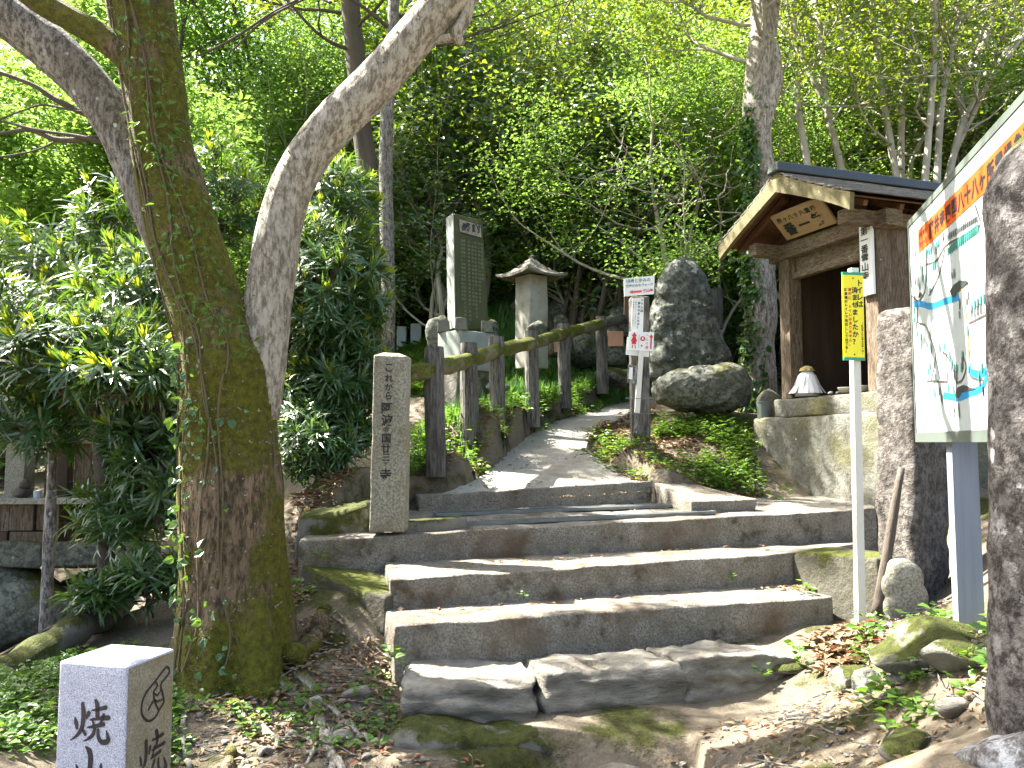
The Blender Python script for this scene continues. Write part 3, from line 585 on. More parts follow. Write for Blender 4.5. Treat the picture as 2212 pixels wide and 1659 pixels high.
# ------------------------------------------------------------------ roofed stone pillar shrine
D = 11; c = P(1148,640,D)
ho = Thing('roofed_stone_pillar', 'square grey stone pillar under a small curved stone roof behind the fence', 'stone shrine', P(1150,720,D))
ang = R(38); ex = np.array([math.cos(ang), math.sin(ang), 0]); ey = np.array([-ex[1], ex[0], 0]); hw = .165
zb, ztp = P(1150,735,D)[2]-.4, P(1150,598,D)[2]
bc = np.array([c[0], c[1], 0])
sq = lambda h, z, m=1: [bc-ex*h-ey*h+[0, 0, z], bc+ex*h-ey*h+[0, 0, z], bc+ex*h+ey*h+[0, 0, z], bc-ex*h+ey*h+[0, 0, z]]
ho.part('pillar', hexa(sq(hw, zb)+sq(hw*.98, ztp), r=.012, n=(5, 5, 20), amp=.004, seed=9), M['palestone'], smooth=True)
rv = []; nr = 13
for i in range(nr):
    for j in range(nr):
        u, v = i/(nr-1)*2-1, j/(nr-1)*2-1; m = max(abs(u), abs(v)); hh = .30*(1-m)**1.35+.055*(abs(u)*abs(v))**2+.02
        rv.append(bc+ex*u*.36+ey*v*.36+[0, 0, ztp-.02+hh])
ii = np.arange(nr-1)[:, None]*nr+np.arange(nr-1)[None]; Ft = np.stack([ii, ii+nr, ii+nr+1, ii+1], -1).reshape(-1, 4); rv = np.array(rv)
rb = rv.copy(); rb[:, 2] = ztp-.03+(rv[:, 2]-ztp).clip(0, .06)*.8
mb = MB().add(rv, Ft).add(rb, Ft[:, ::-1]); edge = [i*nr for i in range(nr)]+[(nr-1)*nr+j for j in range(1, nr)]+[i*nr+nr-1 for i in range(nr-2, -1, -1)]+[j for j in range(nr-2, 0, -1)]
mb.add(np.concatenate([rv[edge], rb[edge]]), [(i, i+len(edge), (i+1) % len(edge)+len(edge), (i+1) % len(edge)) for i in range(len(edge))])
ho.part('roof', mb, M['slate'], smooth=False)
ho.part('finial', rock(bc+[0, 0, ztp+.27], (.05, .05, .05), 3, sub=2), M['rock'], smooth=True)
# ------------------------------------------------------------------ small stones, statues and graves beyond the fence
def jizo(px, yb, yt, D, lab, bib=None, w=.16, seed=0, bibtop=.55):
    b, t = P(px, yb, D), P(px, yt, D); h = t[2]-b[2]
    s = Thing('stone_figure', lab, 'stone figure', b)
    prof = [(0, .9), (.1, 1), (.3, .95), (.5, .8), (.62, .72), (.70, .42), (.76, .5), (.86, .58), (.95, .42), (1, .08)]
    s.part('figure', MB().tube([b+[0, 0, h*z] for z, _ in prof], [w*q for _, q in prof], 14, noise=.08, freq=9, seed=seed), M['rock'], smooth=True)
    if bib:
        zc = b[2]+h*bibtop
        V = [[b[0]+x*w*1.0, b[1]-w*(1.02-.2*abs(x)), zc+z*h*.28] for z in (0, -1) for x in (-.55, -.2, .2, .55)]
        s.part('bib', MB().poly([V[0], V[1], V[2], V[3], V[7], V[6], V[5], V[4]], ext=[0, -.01, 0]), M[bib])
    return s
jizo(1062,790,690,10.2,'dark small stone statue with a pink cloth between the monument and the roofed pillar', 'cloth', .17, 1, .3)
jizo(1212,770,680,11.5,'leaning triangular stone figure with a pink bib above the second last post', 'cloth', .20, 2, .35)
jizo(1327,790,676,11.2,'stone figure with an orange pink bib left of the wooden guide post', 'cloth', .19, 3, .62)
for i, (px, py, D, sz, lab) in enumerate([(1160,712,10.3,(.14,.1,.13),'round pale headed stone at the foot of the roofed pillar'),(1240,670,13.5,(.6,.3,.35),'long mossy boulder lying on the bank behind the fence'),(1340,700,12.2,(.32,.25,.3),'grey boulder at the far end of the log rail'),
   (950,730,9.6,(.2,.2,.3),'rough upright stone against the left of the pedestal'),(1260,760,12,(.5,.3,.28),'mossy rock heaped on the bank right of the fifth fence post'),(1130,610+60,13.5,(.25,.2,.22),'dark small rock behind the roofed pillar'),(1330,815,10.9,(.3,.25,.16),'low green block at the end of the fence')]):
    single('boulder', rock(P(px, py, D), sz, 60+i, sub=3), M['rock'], lab, 'rock', P(px, py, D), smooth=True)
for i, (px, yb, yt, w, lab) in enumerate([(868,765,716,.16,'pale blue grey gravestone, left of the two by the tree trunk'),(899,762,710,.18,'taller pale blue grey gravestone, right of the two')]):
    b, t = P(px, yb, 14), P(px, yt, 14); dz = np.array([0, 0, max(0, h1(b[0], b[1]-.15)-b[2]-.05)]); b = b+dz; t = t+dz+[0, 0, .08]; g = Thing('gravestone', lab, 'gravestone', b)
    g.part('stone', MB().box((b+t)/2, (w, .15, t[2]-b[2])), M['gravestone']); g.part('plinth', MB().box(b+[0, -.02, -.08], (w*1.8, .3, .16)), M['gravestone']); g.part('base', MB().box(b+[0, -.03, -.24], (w*2.6, .4, .16)), M['mside'])
for i, (px, yb, yt, w, lab) in enumerate([(1240,655,600,.12,'dark upright stone lantern on the bank left of the many stemmed tree'),(1268,650,585,.13,'grey stone lantern with a wide cap beside the many stemmed tree')]):
    b, t = P(px, yb+12, 14.5), P(px, yt, 14.5); h = t[2]-b[2]; g = Thing('stone_lantern', lab, 'stone lantern', b)
    g.part('shaft', MB().tube([b, b+[0, 0, h*.55]], w*.55, 8), M['rock']); g.part('light_box', MB().tube([b+[0, 0, h*.55], b+[0, 0, h*.78]], w*.95, 6), M['rock'])
    g.part('cap', MB().tube([b+[0, 0, h*.78], b+[0, 0, h*.84], b+[0, 0, h]], [w*1.6, w*1.3, w*.2], 6), M['rock'])
single('flat_rock', rock(P(1075,835,8.8), (.15, .2, .06), 91, sub=3), M['mside'], 'small offering block behind the third fence post', 'stone', P(1075,835,8.8))
# ------------------------------------------------------------------ carved boulder and its base
D = 8.6
prof = [(1408,700,1.0),(1412,640,1),(1432,590,.9),(1468,560,.7),(1505,572,.7),(1530,620,.8),(1552,680,.9),(1570,740,1),(1576,800,1),(1440,815,1),(1420,770,1)]
V, F = _ico[4] if 4 in _ico else (rock([0, 0, 0], (1, 1, 1)), _ico[4])[1]
def shaped(poly, D, thick, seed, tex=.02, sub=5):
    """closed stone whose front outline is the given set of places at depth D, with real thickness"""
    q = np.array([P(x, y, D) for x, y in poly]); cen = q.mean(0)
    if sub not in _ico: rock([0, 0, 0], (1, 1, 1), sub=sub)
    V, F = _ico[sub]; V = V.copy()
    an = np.arctan2(q[:, 2]-cen[2], q[:, 0]-cen[0]); rr = np.hypot(q[:, 0]-cen[0], q[:, 2]-cen[2]); od = np.argsort(an)
    A = np.arctan2(V[:, 2], V[:, 0]); Rr = np.interp(A, np.concatenate([an[od]-2*np.pi, an[od], an[od]+2*np.pi]), np.tile(rr[od], 3))
    rho = np.hypot(V[:, 0], V[:, 2]); k = np.clip(rho, 0, 1)**.75/np.maximum(rho, 1e-6)
    out = np.stack([V[:, 0]*Rr*k, np.sign(V[:, 1])*np.abs(V[:, 1])**.6*thick, V[:, 2]*Rr*k], 1)
    rs = np.random.RandomState(seed)
    dsp = fbm(out, 4.1, seed, 5)*tex*.45+np.abs(fbm(out, 9, seed+3, 4))*-tex*.7
    return out+nrm(out)*dsp[:, None]+cen, F, cen
V, F, cen = shaped([(1398,815),(1402,760),(1405,700),(1414,640),(1424,600),(1442,572),(1466,556),(1492,562),(1514,590),(1530,640),(1545,690),(1562,740),(1578,790),(1572,825),(1480,835)], D, .26, 4, .06, sub=6)
single('carved_boulder', (V, F), M['boulder'], 'tall rough carved boulder with bright spots, standing on a flat boulder', 'boulder', cen-[0, 0, .6], smooth=True)
V, F, cen = shaped([(1406,850),(1410,825),(1440,806),(1480,800),(1530,792),(1575,786),(1600,798),(1614,830),(1612,865),(1590,888),(1550,895),(1500,888),(1450,880),(1415,868)], 8.25, .42, 8, .045, sub=6)
single('base_boulder', (V, F), M['rock'], 'wide moss topped boulder carrying the tall carved one', 'boulder', cen-[0, 0, .2], smooth=True)
print('mid')
# ------------------------------------------------------------------ wooden wayside shrine (right)
SA = nrm([.32, -.947, 0]); SB = nrm([.947, .32, 0]); SO = np.array([2.13, 6.28, EYE])
KS = 1.2; SO = np.array([2.13*KS, 6.28*KS, EYE])
def S(u, v, w): return SO+(SA*u+SB*v+np.array([0, 0, w]))*KS
def sbox(mb, u0, u1, v0, v1, w0, w1):
    return mb.box(S((u0+u1)/2, (v0+v1)/2, (w0+w1)/2), (KS*(u1-u0), KS*(v1-v0), KS*(w1-w0)), (SA, SB, [0, 0, 1]))
def shex(u0, u1, v0, v1, w0, w1, r=.008, amp=.002, seed=0, n=None, top=0):
    L = [max(2, int((b-a)*KS/.07)) for a, b in ((u0, u1), (v0, v1), (w0, w1))]
    t = top
    return hexa([S(u0, v0, w0), S(u1, v0, w0), S(u1, v1, w0), S(u0, v1, w0), S(u0+t, v0+t, w1), S(u1-t, v0+t, w1), S(u1-t, v1-t, w1), S(u0+t, v1-t, w1)], r=r, amp=amp, seed=seed, n=n or L)
sh = Thing('wayside_shrine', 'small open fronted weathered wooden shrine with a gabled roof on a flaking stone base', 'shrine', S(.5, .5, -.45))
sh.part('base', shex(-.22, 1.30, -.16, 1.25, -.75, .19, r=.04, amp=.014, seed=3, top=.02), M['plaster'], smooth=True)
sh.part('sill', shex(-.04, 1.10, -.05, 1.1, .19, .335, r=.02, amp=.006, seed=4), M['plaster'], smooth=True)
for u, v in ((0, 0), (.92, 0), (0, .92), (.92, .92)): sh.part('post', shex(u, u+.12, v, v+.12, .335, 1.44, amp=.0015, seed=int(u*9+v*5)), M['wood'])
FW = .335
for i in range(5): # back wall boards
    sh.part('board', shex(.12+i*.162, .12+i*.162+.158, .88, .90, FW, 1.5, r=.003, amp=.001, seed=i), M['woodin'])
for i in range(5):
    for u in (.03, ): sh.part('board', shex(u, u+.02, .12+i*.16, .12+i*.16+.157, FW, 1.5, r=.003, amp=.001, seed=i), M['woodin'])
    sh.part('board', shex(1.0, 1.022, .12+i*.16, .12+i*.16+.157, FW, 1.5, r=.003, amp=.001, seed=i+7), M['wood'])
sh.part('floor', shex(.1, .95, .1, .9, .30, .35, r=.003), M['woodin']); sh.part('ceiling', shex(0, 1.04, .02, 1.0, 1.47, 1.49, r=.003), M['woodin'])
sh.part('lintel', shex(.12, .92, .03, .09, 1.275, 1.325, r=.006, seed=5), M['woodh'])
sh.part('panel', shex(.12, .92, .055, .075, 1.325, 1.44, r=.002, seed=6), M['woodh'])
sh.part('jamb', shex(.12, .15, .03, .09, 1.325, 1.47, r=.002, seed=6), M['wood'])
sh.part('head_beam', shex(-.10, 1.15, -.02, .125, 1.44, 1.555, r=.008, amp=.002, seed=8), M['woodh'])
sh.part('head_beam', shex(-.10, 1.15, .9, 1.04, 1.44, 1.555, r=.008, amp=.002, seed=8), M['woodh'])
for u in (-.03, .97): sh.part('eave_beam', shex(u, u+.10, -.26, 1.2, 1.46, 1.555, r=.008, amp=.002, seed=9), M['woodh'])
for w, u0, u1 in ((1.556, .02, .92), (1.674, .2, .74), (1.792, .37, .57)): sh.part('gable_board', shex(u0, u1, .02, .04, w, w+.115, r=.002, seed=int(w*9)), M['woodin'])
# roof slopes
UM, WR, UE = .47, 2.0, .75
def rw(s, k=0): return WR-.02-(.365*abs(s)+.012*math.sin(abs(s)*math.pi))
for side in (-1, 1):
    nc = 9
    for i in range(nc):
        s0, s1 = i/nc, (i+1)/nc+.03
        pts = []
        u0, u1 = UM+side*s0*UE, UM+side*s1*UE; w0, w1 = rw(s0), rw(s1); j = .004*math.sin(i*7)
        lift = .014
        q = [S(u0, -.37, w0), S(u1, -.37+j, w1+lift), S(u1, 1.22+j, w1+lift), S(u0, 1.22, w0)]
        q = q if side > 0 else [q[1], q[0], q[3], q[2]]
        sh.part('shingle_course', hexa([p-[0, 0, .016] for p in q]+q, r=.003, n=(3, 26, 1), amp=.002, seed=i+side*3, freq=9), M['roof'])
    q = [S(UM, -.36, WR-.055), S(UM+side*UE*.98, -.36, rw(.98)-.03), S(UM+side*UE*.98, 1.2, rw(.98)-.03), S(UM, 1.2, WR-.055)]
    q = q if side > 0 else [q[1], q[0], q[3], q[2]]
    sh.part('soffit', hexa([p-[0, 0, .012] for p in q]+q, r=.002, n=(6, 10, 1), amp=0), M['soffit'])
    for k in range(5):   # rafters under the eaves
        v = -.2+k*.3
        a, b = S(UM+side*.1, v, rw(.1/UE)-.10), S(UM+side*UE*.93, v, rw(.93)-.075)
        ax = nrm(b-a); sh.part('rafter', MB().box((a+b)/2, (np.linalg.norm(b-a), .042, .048), (ax, SB, np.cross(ax, SB))), M['soffit'])
    for v in (-.37, 1.19):   # curved barge boards
        out = []; inn = []
        for i in range(9):
            s = i/8; out.append((UM+side*s*UE*1.0, rw(s)-.012)); th = .07+.07*(1-s)**1.5+.045*s**3
            inn.append((UM+side*s*UE*.985, rw(s)-.012-th))
        V = []
        for (u, w) in out+inn[::-1]: V.append(S(u, v, w))
        mb = MB(); n_ = 9
        A4 = [[S(u, v, w) for u, w in out], [S(u, v, w) for u, w in inn], [S(u, v+.035, w) for u, w in inn], [S(u, v+.035, w) for u, w in out]]
        VV = np.array(A4).reshape(-1, 3); mb.add(VV, [(k*n_+i, k*n_+i+1, ((k+1) % 4)*n_+i+1, ((k+1) % 4)*n_+i) for k in range(4) for i in range(n_-1)]+[(0, n_, 2*n_, 3*n_), (n_-1, 4*n_-1, 3*n_-1, 2*n_-1)])
        sh.part('barge_board', mb, M['bargeb'])
sh.part('ridge_cap', shex(UM-.07, UM+.07, -.40, 1.25, WR-.035, WR+.045, r=.02, amp=.001, top=.015), M['ridge'])
# name plaque hanging in the gable
tl_, tr_, bl_, br_ = S(.24, -.25, 1.712), S(.79, -.25, 1.705), S(.19, -.06, 1.56), S(.74, -.06, 1.553)
npn = nrm(np.cross(tr_-tl_, tl_-bl_)); 
if npn@(CAM-tl_) < 0: npn = -npn
pq = sh.part('name_plaque', MB().poly([bl_, br_, tr_, tl_], ext=-npn*.02), M['plaque'])
rr_ = nrm(tr_-tl_); uu_ = nrm(tl_-bl_); cn = (tl_+tr_+bl_+br_)/4; sh_ = 1 if np.cross(rr_, uu_)@npn > 0 else -1
mb = MB(); text(mb, '番一第', cn-rr_*.192-uu_*.042, rr_, uu_, .144, pitch=.186, bold=.035, off=.004); text(mb, '所ヶ八十八國四', cn-rr_*.25+uu_*.078, rr_, uu_, .06, pitch=.0744, bold=.02, off=.004)
sh.part('lettering', mb, M['black'], parent=pq, label='black brushed characters on the plaque')
# white name board on the right post
nb = sh.part('name_board', MB().box(S(.972, -.02, 1.25), (.138, .022, .61), (SA, SB, [0, 0, 1])), M['white'])
mb = MB(); text(mb, '第一番霊山寺', S(.962, -.03, 1.44), SA, [0, 0, 1], .0744, pitch=.0744, vertical=True, bold=.02, off=.003, sx=1.1)
sh.part('lettering', mb, M['black'], parent=nb)
mb = MB(); text(mb, '札所巡拝', S(.962, -.03, 1.075), SA, [0, 0, 1], .031, pitch=.031, vertical=True, bold=.0, off=.003); text(mb, '四国', S(1.007, -.03, 1.475), SA, [0, 0, 1], .029, pitch=.031, vertical=True, bold=.0, off=.003)
sh.part('lettering', mb, M['greyink'], parent=nb)
sh.part('slip', MB().box(S(.80, -.018, 1.535), (.022, .004, .085), (SA, SB, [0, 0, 1])), M['white'])
sh.part('slip', MB().box(S(.30, .872, 1.16), (.06, .004, .036), (SA, SB, [0, 0, 1])), M['white'])
# things inside
def at_s(u, v, w=.352): return S(u, v, w)
c = at_s(.18, .10); fg = Thing('draped_figure', 'little figure draped in folded white paper strips with a yellow cap, on the shrine sill', 'figure', c)
fg.part('body', MB().tube([c, c+[0, 0, .06], c+[0, 0, .13], c+[0, 0, .18], c+[0, 0, .21]], [.11, .10, .07, .05, .02], 12, noise=.1), M['paper'], smooth=True)
rs = np.random.RandomState(2)
for i in range(16):
    th = 2.2+i*.33; d = SA*math.cos(th)+SB*math.sin(th); sdv = np.cross([0, 0, 1], d); q = []
    for rr2, zz2 in ((.03, .2), (.065, .16), (.095, .09+.01*rs.randn()), (.125+.03*rs.rand(), .02)): q.append(c+d*rr2*1.2+[0, 0, zz2*1.2])
    V = [p+sdv*.024*k for p in q for k in (-1, 1)]; fg.part('paper_strip', MB().add(V, [(0, 1, 3, 2), (2, 3, 5, 4), (4, 5, 7, 6)]), M['paper'])
fg.part('cap', MB().tube([c+[0, 0, .235], c+[0, 0, .265], c+[0, 0, .285]], [.075, .06, .018], 10, noise=.08), M['capyellow'])
c = at_s(.62, .5); single('wooden_tablet', MB().poly([c+SA*x+[0, 0, z] for x, z in ((-.05, 0), (.05, 0), (.05, .19), (.02, .22), (-.02, .22), (-.05, .19))], ext=SB*.03), M['wood'], 'small brown wooden tablet with a rounded top standing inside the shrine', 'tablet', c)
c = at_s(.60, .66); t_ = Thing('seated_statue', 'dark seated statue deep inside the shrine', 'statue', c)
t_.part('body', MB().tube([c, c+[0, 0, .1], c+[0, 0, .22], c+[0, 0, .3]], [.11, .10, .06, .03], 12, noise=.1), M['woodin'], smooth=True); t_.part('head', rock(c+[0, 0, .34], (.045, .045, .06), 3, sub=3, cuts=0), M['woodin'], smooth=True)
single('offering_box', shex(.68, .90, .3, .45, .352, .50, r=.005), M['mside'], 'pale grey offering box inside the shrine behind the bowls', 'box', at_s(.8, .37))
for i, (u, v, lab) in enumerate([(.56, .14, 'cream rimmed incense bowl on the shrine sill'), (.72, .12, 'dark small bowl beside the cream one on the shrine sill')]):
    c = at_s(u, v); single('bowl', MB().tube([c, c+[0, 0, .015], c+[0, 0, .045], c+[0, 0, .055], c+[0, 0, .05]], [.035, .06, .075, .078, .06], 18), M['ceramic'] if i == 0 else M['mside'], lab, 'bowl', c, smooth=True)
for i, (u, v) in enumerate([(.44, .1), (.49, .12), (.86, .1)]): c = at_s(u, v)+[0, 0, .012]; single('pebble', rock(c, (.03, .022, .018), 70+i, sub=2), M['mside'], ['oval pebble nearest the draped figure on the sill', 'second pebble on the sill, left of the cream bowl', 'flat pebble near the right post on the sill'][i], 'pebble', c, smooth=True)
c = S(-.12, -.08, .19); g = Thing('metal_pail', 'dull green metal pail standing on the base at the left shrine post', 'pail', c)
g.part('pail', MB().tube([c, c+[0, 0, .155]], [.06, .066], 16), M['frame']); g.part('rim', MB().tube([c+[0, 0, .15], c+[0, 0, .163]], [.07, .07], 16), M['frame'])
single('leaning_disc_stone', rock(S(-.22, .05, .27), (.145, .07, .2), 77, sub=3, rz=.3), M['plaster'], 'grey rounded stone disc leaning behind the metal pail', 'stone', S(-.22, .05, .12), smooth=True)
print('shrine')
# ------------------------------------------------------------------ yellow sign on a pole
pb = P(1858,1335,4.35); ptp = P(1843,580,4.35); ptp[1] = pb[1]
ys = Thing('yellow_sign', 'narrow yellow sign with vertical black and red writing on a slim white pole', 'sign', pb)
ax = nrm(ptp-pb); r0 = nrm([1, .10, 0]); f0_ = nrm(np.cross(ax, r0))*-1
r0 = nrm(np.cross(f0_, ax))*1
if r0[0] < 0: r0 = -r0
fr0 = nrm(np.cross(r0, ax))   # towards the camera
ys.part('pole', MB().box((pb+ptp)/2-ax*.05, (.042, .042, np.linalg.norm(ptp-pb)+.1), (r0, fr0, ax)), M['whitep'])
cc = hit(1843, 683, pb+fr0*.03, fr0); hh = .478; ww = .118
bd = ys.part('board', MB().box(cc, (ww, .012, hh), (r0, fr0, ax)), M['yellow'])
for s_i in (-1, 1): ys.part('edge_strip', MB().box(cc+ax*s_i*(hh/2-.004), (ww+.003, .0145, .016), (r0, fr0, ax)), M['green'], parent=bd)
ys.part('screw', MB().box(cc+ax*(hh/2-.03)+fr0*.0065, (.007, .003, .007), (r0, fr0, ax)), M['black'], parent=bd); ys.part('screw', MB().box(cc-ax*(hh/2-.028)+fr0*.0065, (.007, .003, .007), (r0, fr0, ax)), M['black'], parent=bd)
tp = lambda x, y: cc+r0*x*ww/2+ax*y*hh/2+fr0*.0065
mb = MB(); text(mb, 'トイレは', tp(.60, .77), r0, ax, .040, pitch=.039, vertical=True, bold=.03, off=.001); text(mb, '済ませましたか？', tp(.12, .60), r0, ax, .036, pitch=.0405, vertical=True, bold=.03, off=.001)
text(mb, '駐車場のトイレで用足しして出発を！', tp(-.74, .60), r0, ax, .0185, pitch=.0212, vertical=True, bold=.03, off=.001); text(mb, '「藤井寺と焼山寺の住職一同」', tp(.80, -.17), r0, ax, .0125, pitch=.0125, vertical=True, bold=.02, off=.001)
ys.part('lettering', mb, M['black'], parent=bd)
mb = MB(); text(mb, '道中に　トイレはありません。', tp(-.36, .61), r0, ax, .0195, pitch=.0232, vertical=True, bold=.03, off=.001)
ys.part('lettering', mb, M['red'], parent=bd, label='red vertical line of writing')
# ------------------------------------------------------------------ standing stone slab + leaning stick + little face stone
D = 4.62
sa, sb_, sc_ = P(1886,1350,4.66), P(1978,1372,4.42), P(2058,1350,4.72); ta, tb_, tc_ = P(1888,664,4.66), P(1978,655,4.42), P(2050,664,4.72)
ta[2] = tc_[2] = tb_[2]; V, F = hexa([sa-[0,0,.2], sb_-[0,0,.2], sc_-[0,0,.2], sa+sc_-sb_-[0,0,.2], ta, tb_, tc_, ta+tc_-tb_], r=.05, n=(14, 14, 60), amp=.011, freq=11, seed=14)
cen = (sa+sc_)/2
single('standing_stone', (V, F), M['slabstone'], 'tall upright pillar of pitted grey stone with a rounded top standing behind the map board', 'standing stone', cen, smooth=True)
V, F, cen = shaped([(1903,1345),(1905,1290),(1910,1240),(1925,1207),(1950,1203),(1975,1215),(1990,1260),(1998,1310),(2000,1350),(1950,1362)], 4.4, .07, 15, .012)
single('carved_foot_stone', (V, F), M['oldstone'], 'small pale worn carved stone leaning at the foot of the tall slab', 'stone', cen-[0, 0, .15], smooth=True)
a, b = P(1893,1330,4.4), P(1948,1010,4.45); t = np.linspace(0, 1, 12)[:, None]
single('leaning_stick', MB().tube(a*(1-t)+b*t+np.sin(t*6)*.008, np.linspace(.035, .018, 12), 10, noise=.12), M['darkbark'], 'thin mossy stick leaning against the tall slab', 'stick', a, smooth=True)
# ------------------------------------------------------------------ map board
DL = 3.9; BL0 = P(1960,480,DL); bd_r = nrm([-.0945, -.375, 0]); bd_n = np.array([bd_r[1], -bd_r[0], 0]); bd_n = bd_n if bd_n[0] < 0 else -bd_n
lowp = hit(1983,955,BL0,bd_n); w0 = lowp[2]; Hb = BL0[2]-w0; UP = np.array([0, 0, 1.])
def zb(zx, zy): return ((zx/1.9518+2050)*.92167, (zy/1.9518+200)*.92167)
BW = 1.85
mbp = Thing('map_board', 'large white trail map board with grey frame, orange title band and metal post', 'map board', [BL0[0], BL0[1], EYE-.85])
O_ = np.array([BL0[0], BL0[1], w0])
def bx(mb, u0, u1, h0, h1, d0, d1): return mb.box(O_+bd_r*(u0+u1)/2+UP*(h0+h1)/2-bd_n*(d0+d1)/2, (u1-u0, h1-h0, d1-d0), (bd_r, UP, -bd_n))
mbp.part('panel', bx(MB(), .02, BW-.02, .02, Hb-.02, .004, .03), M['board'])
f_ = MB(); bx(f_, 0, BW, 0, .045, 0, .045)
mbp.part('frame', f_, M['frame']); mbp.part('frame', bx(MB(), 0, BW, Hb-.03, Hb, 0, .045), M['frame'])
mbp.part('frame', bx(MB(), 0, .016, .045, Hb-.03, 0, .045), M['frame']); mbp.part('frame', bx(MB(), BW-.02, BW, .045, Hb-.03, 0, .045), M['frame'])
pp = hit(2032, 1000, O_, bd_n); pu = (pp-O_)@bd_r
for u in (pu, BW-.35):
    q = O_+bd_r*u+bd_n*.0-[0, 0, .0]; zl = EYE-.80
    mbp.part('post', MB().box(np.array([q[0], q[1], (w0+.12+zl)/2-.05])-bd_n*.085, (.085, .10, w0+.12-zl+.1), (bd_r, -bd_n, UP)), M['post'])
bpl = (O_-bd_n*.004+bd_n*.0, bd_n)
def bp(zx, zy): return hit(*zb(zx, zy), *bpl)
ba, bb_ = bp(200, 665), bp(206, 766); hb = ba[2]-bb_[2]; u0 = (ba-O_)@bd_r; hc = (ba[2]+bb_[2])/2
ban = mbp.part('title_band', MB().box(np.array([O_[0], O_[1], 0])+bd_r*((u0+BW-.1)/2)+UP*hc+bd_n*.0005-bd_n*.004, (BW-.1-u0, hb, .003), (bd_r, UP, -bd_n)), M['orange'])
mb = MB(); q = np.array([O_[0], O_[1], hc])-bd_n*.004+bd_n*.003
text(mb, '藤井寺四国八十八ヶ所霊場参道案内図', q+bd_r*(u0+.235), bd_r, UP, hb*.72, pitch=hb*.80, bold=.03, off=.001)
text(mb, '四国霊場', q+bd_r*(u0+.035)+UP*hb*.2, bd_r, UP, hb*.27, pitch=hb*.32, bold=.02, off=.001); text(mb, '第十一番', q+bd_r*(u0+.035)-UP*hb*.2, bd_r, UP, hb*.27, pitch=hb*.32, bold=.02, off=.001)
mbp.part('lettering', mb, M['black'], parent=ban)
def bline(mb, pts, w, off=.0015): q = np.array([bp(x, y) for x, y in pts]); t = np.linspace(0, len(q)-1, (len(q)-1)*5+1); mb.ribbon(cr(q, t), w, bd_n, off)
mb = MB()
for p in [[(180,1000),(215,1000),(262,1010),(330,985),(385,968)],[(405,945),(425,1120),(440,1312)],[(440,1312),(478,1322),(514,1305),(530,1300)],[(512,1305),(508,1350),(485,1388),(430,1410),(380,1428),(315,1418)]]: bline(mb, p, .030 if p[0][0] != 405 else .016, .001)
mbp.part('river_print', mb, M['blue'])
mb = MB()
for p in [[(235,820),(236,880),(228,950),(200,985),(170,960)],[(235,820),(285,800),(325,735),(395,695),(485,640)],[(485,620),(460,545)],[(322,750),(295,870),(250,960)],[(198,1000),(198,1080),(235,1100),(262,1170),(280,1240),(260,1350)],[(240,1352),(335,1356)],[(280,1240),(300,1345)],[(310,1212),(345,1260),(372,1350),(375,1450)],[(372,1360),(400,1350),(420,1290),(405,1240)],[(432,1090),(520,1045)],[(430,1180),(437,1320),(470,1345),(498,1350),(500,1420)],[(300,1356),(312,1460)]]: bline(mb, p, .009, .002)
mbp.part('road_print', mb, M['mapgrey'])
mb = MB(); bline(mb, [(375,945),(402,933),(415,1000),(430,1150),(436,1290)], .007, .0025); mbp.part('bus_route_print', mb, M['mapbrown'])
mb = MB()
for pol in [[(355,965),(345,940),(368,910),(390,893),(425,893),(430,905),(405,925),(378,950),(368,970)],[(372,1400),(385,1380),(410,1370),(450,1385),(470,1388),(400,1405),(385,1430),(372,1425)],[(200,975),(205,950),(215,945),(222,960)]]:
    mb.poly([bp(x, y) for x, y in pol], off=bd_n*.003)
mbp.part('hill_print', mb, M['maphill'])
rs = np.random.RandomState(4); ov = MB(); mk_ = MB()
def oval(x, y, h=.021, w=.010):
    c = bp(x, y); th = np.linspace(0, 2*np.pi, 10, endpoint=False); ov.poly([c+bd_r*math.cos(t)*w+UP*math.sin(t)*h+bd_n*.0035 for t in th])
def mark(x, y, h=.02): c = bp(x, y); mk_.poly([c+bd_r*a*.006+UP*b*h+bd_n*.004 for a, b in ((-1, -1), (1, -1), (1, 1), (-1, 1))])
for i in range(15): f = i/14; oval(338+f*135, 758-f*104); mark(336+f*133, 695-f*85, .014)
for x, y in [(240,765),(250,760),(260,755),(285,730),(295,722),(317,690),(270,830),(278,826),(220,840),(222,880),(237,880),(183,1030),(183,1070),(196,1135),(214,1150),(255,940),(260,1200),(255,1285),(248,1310),(280,1335),(300,1200),(322,1195),(335,1330),(345,1232),(355,1262),(366,1290),(378,1295),(400,1290),(405,1235),(277,1410),(340,1385),(363,1390),(428,1125),(433,1295),(494,1290),(480,1330),(446,1018),(460,1000),(474,992),(488,980),(502,975)]: oval(x, y)
for x, y in [(168,900),(178,930),(188,850),(188,890),(198,900),(208,920),(240,795),(250,795),(262,790),(284,755),(296,750),(318,712),(194,1100),(213,1115),(242,1185),(262,1220),(275,1350),(276,1380),(318,1230),(330,1245),(352,1300),(368,1325),(378,1330),(392,1000),(392,1050),(358,870),(368,860),(368,1480),(368,1500),(388,1470),(390,1500),(405,1270),(432,960),(426,990),(446,1045),(460,1040),(474,1030),(488,1022),(300,1400),(310,1430),(500,1400),(484,1350)]: mark(x, y, .012+.012*rs.rand())
mbp.part('place_ovals', ov, M['teal'], kind='stuff'); mbp.part('place_marks', mk_, M['mapmark'], kind='stuff')
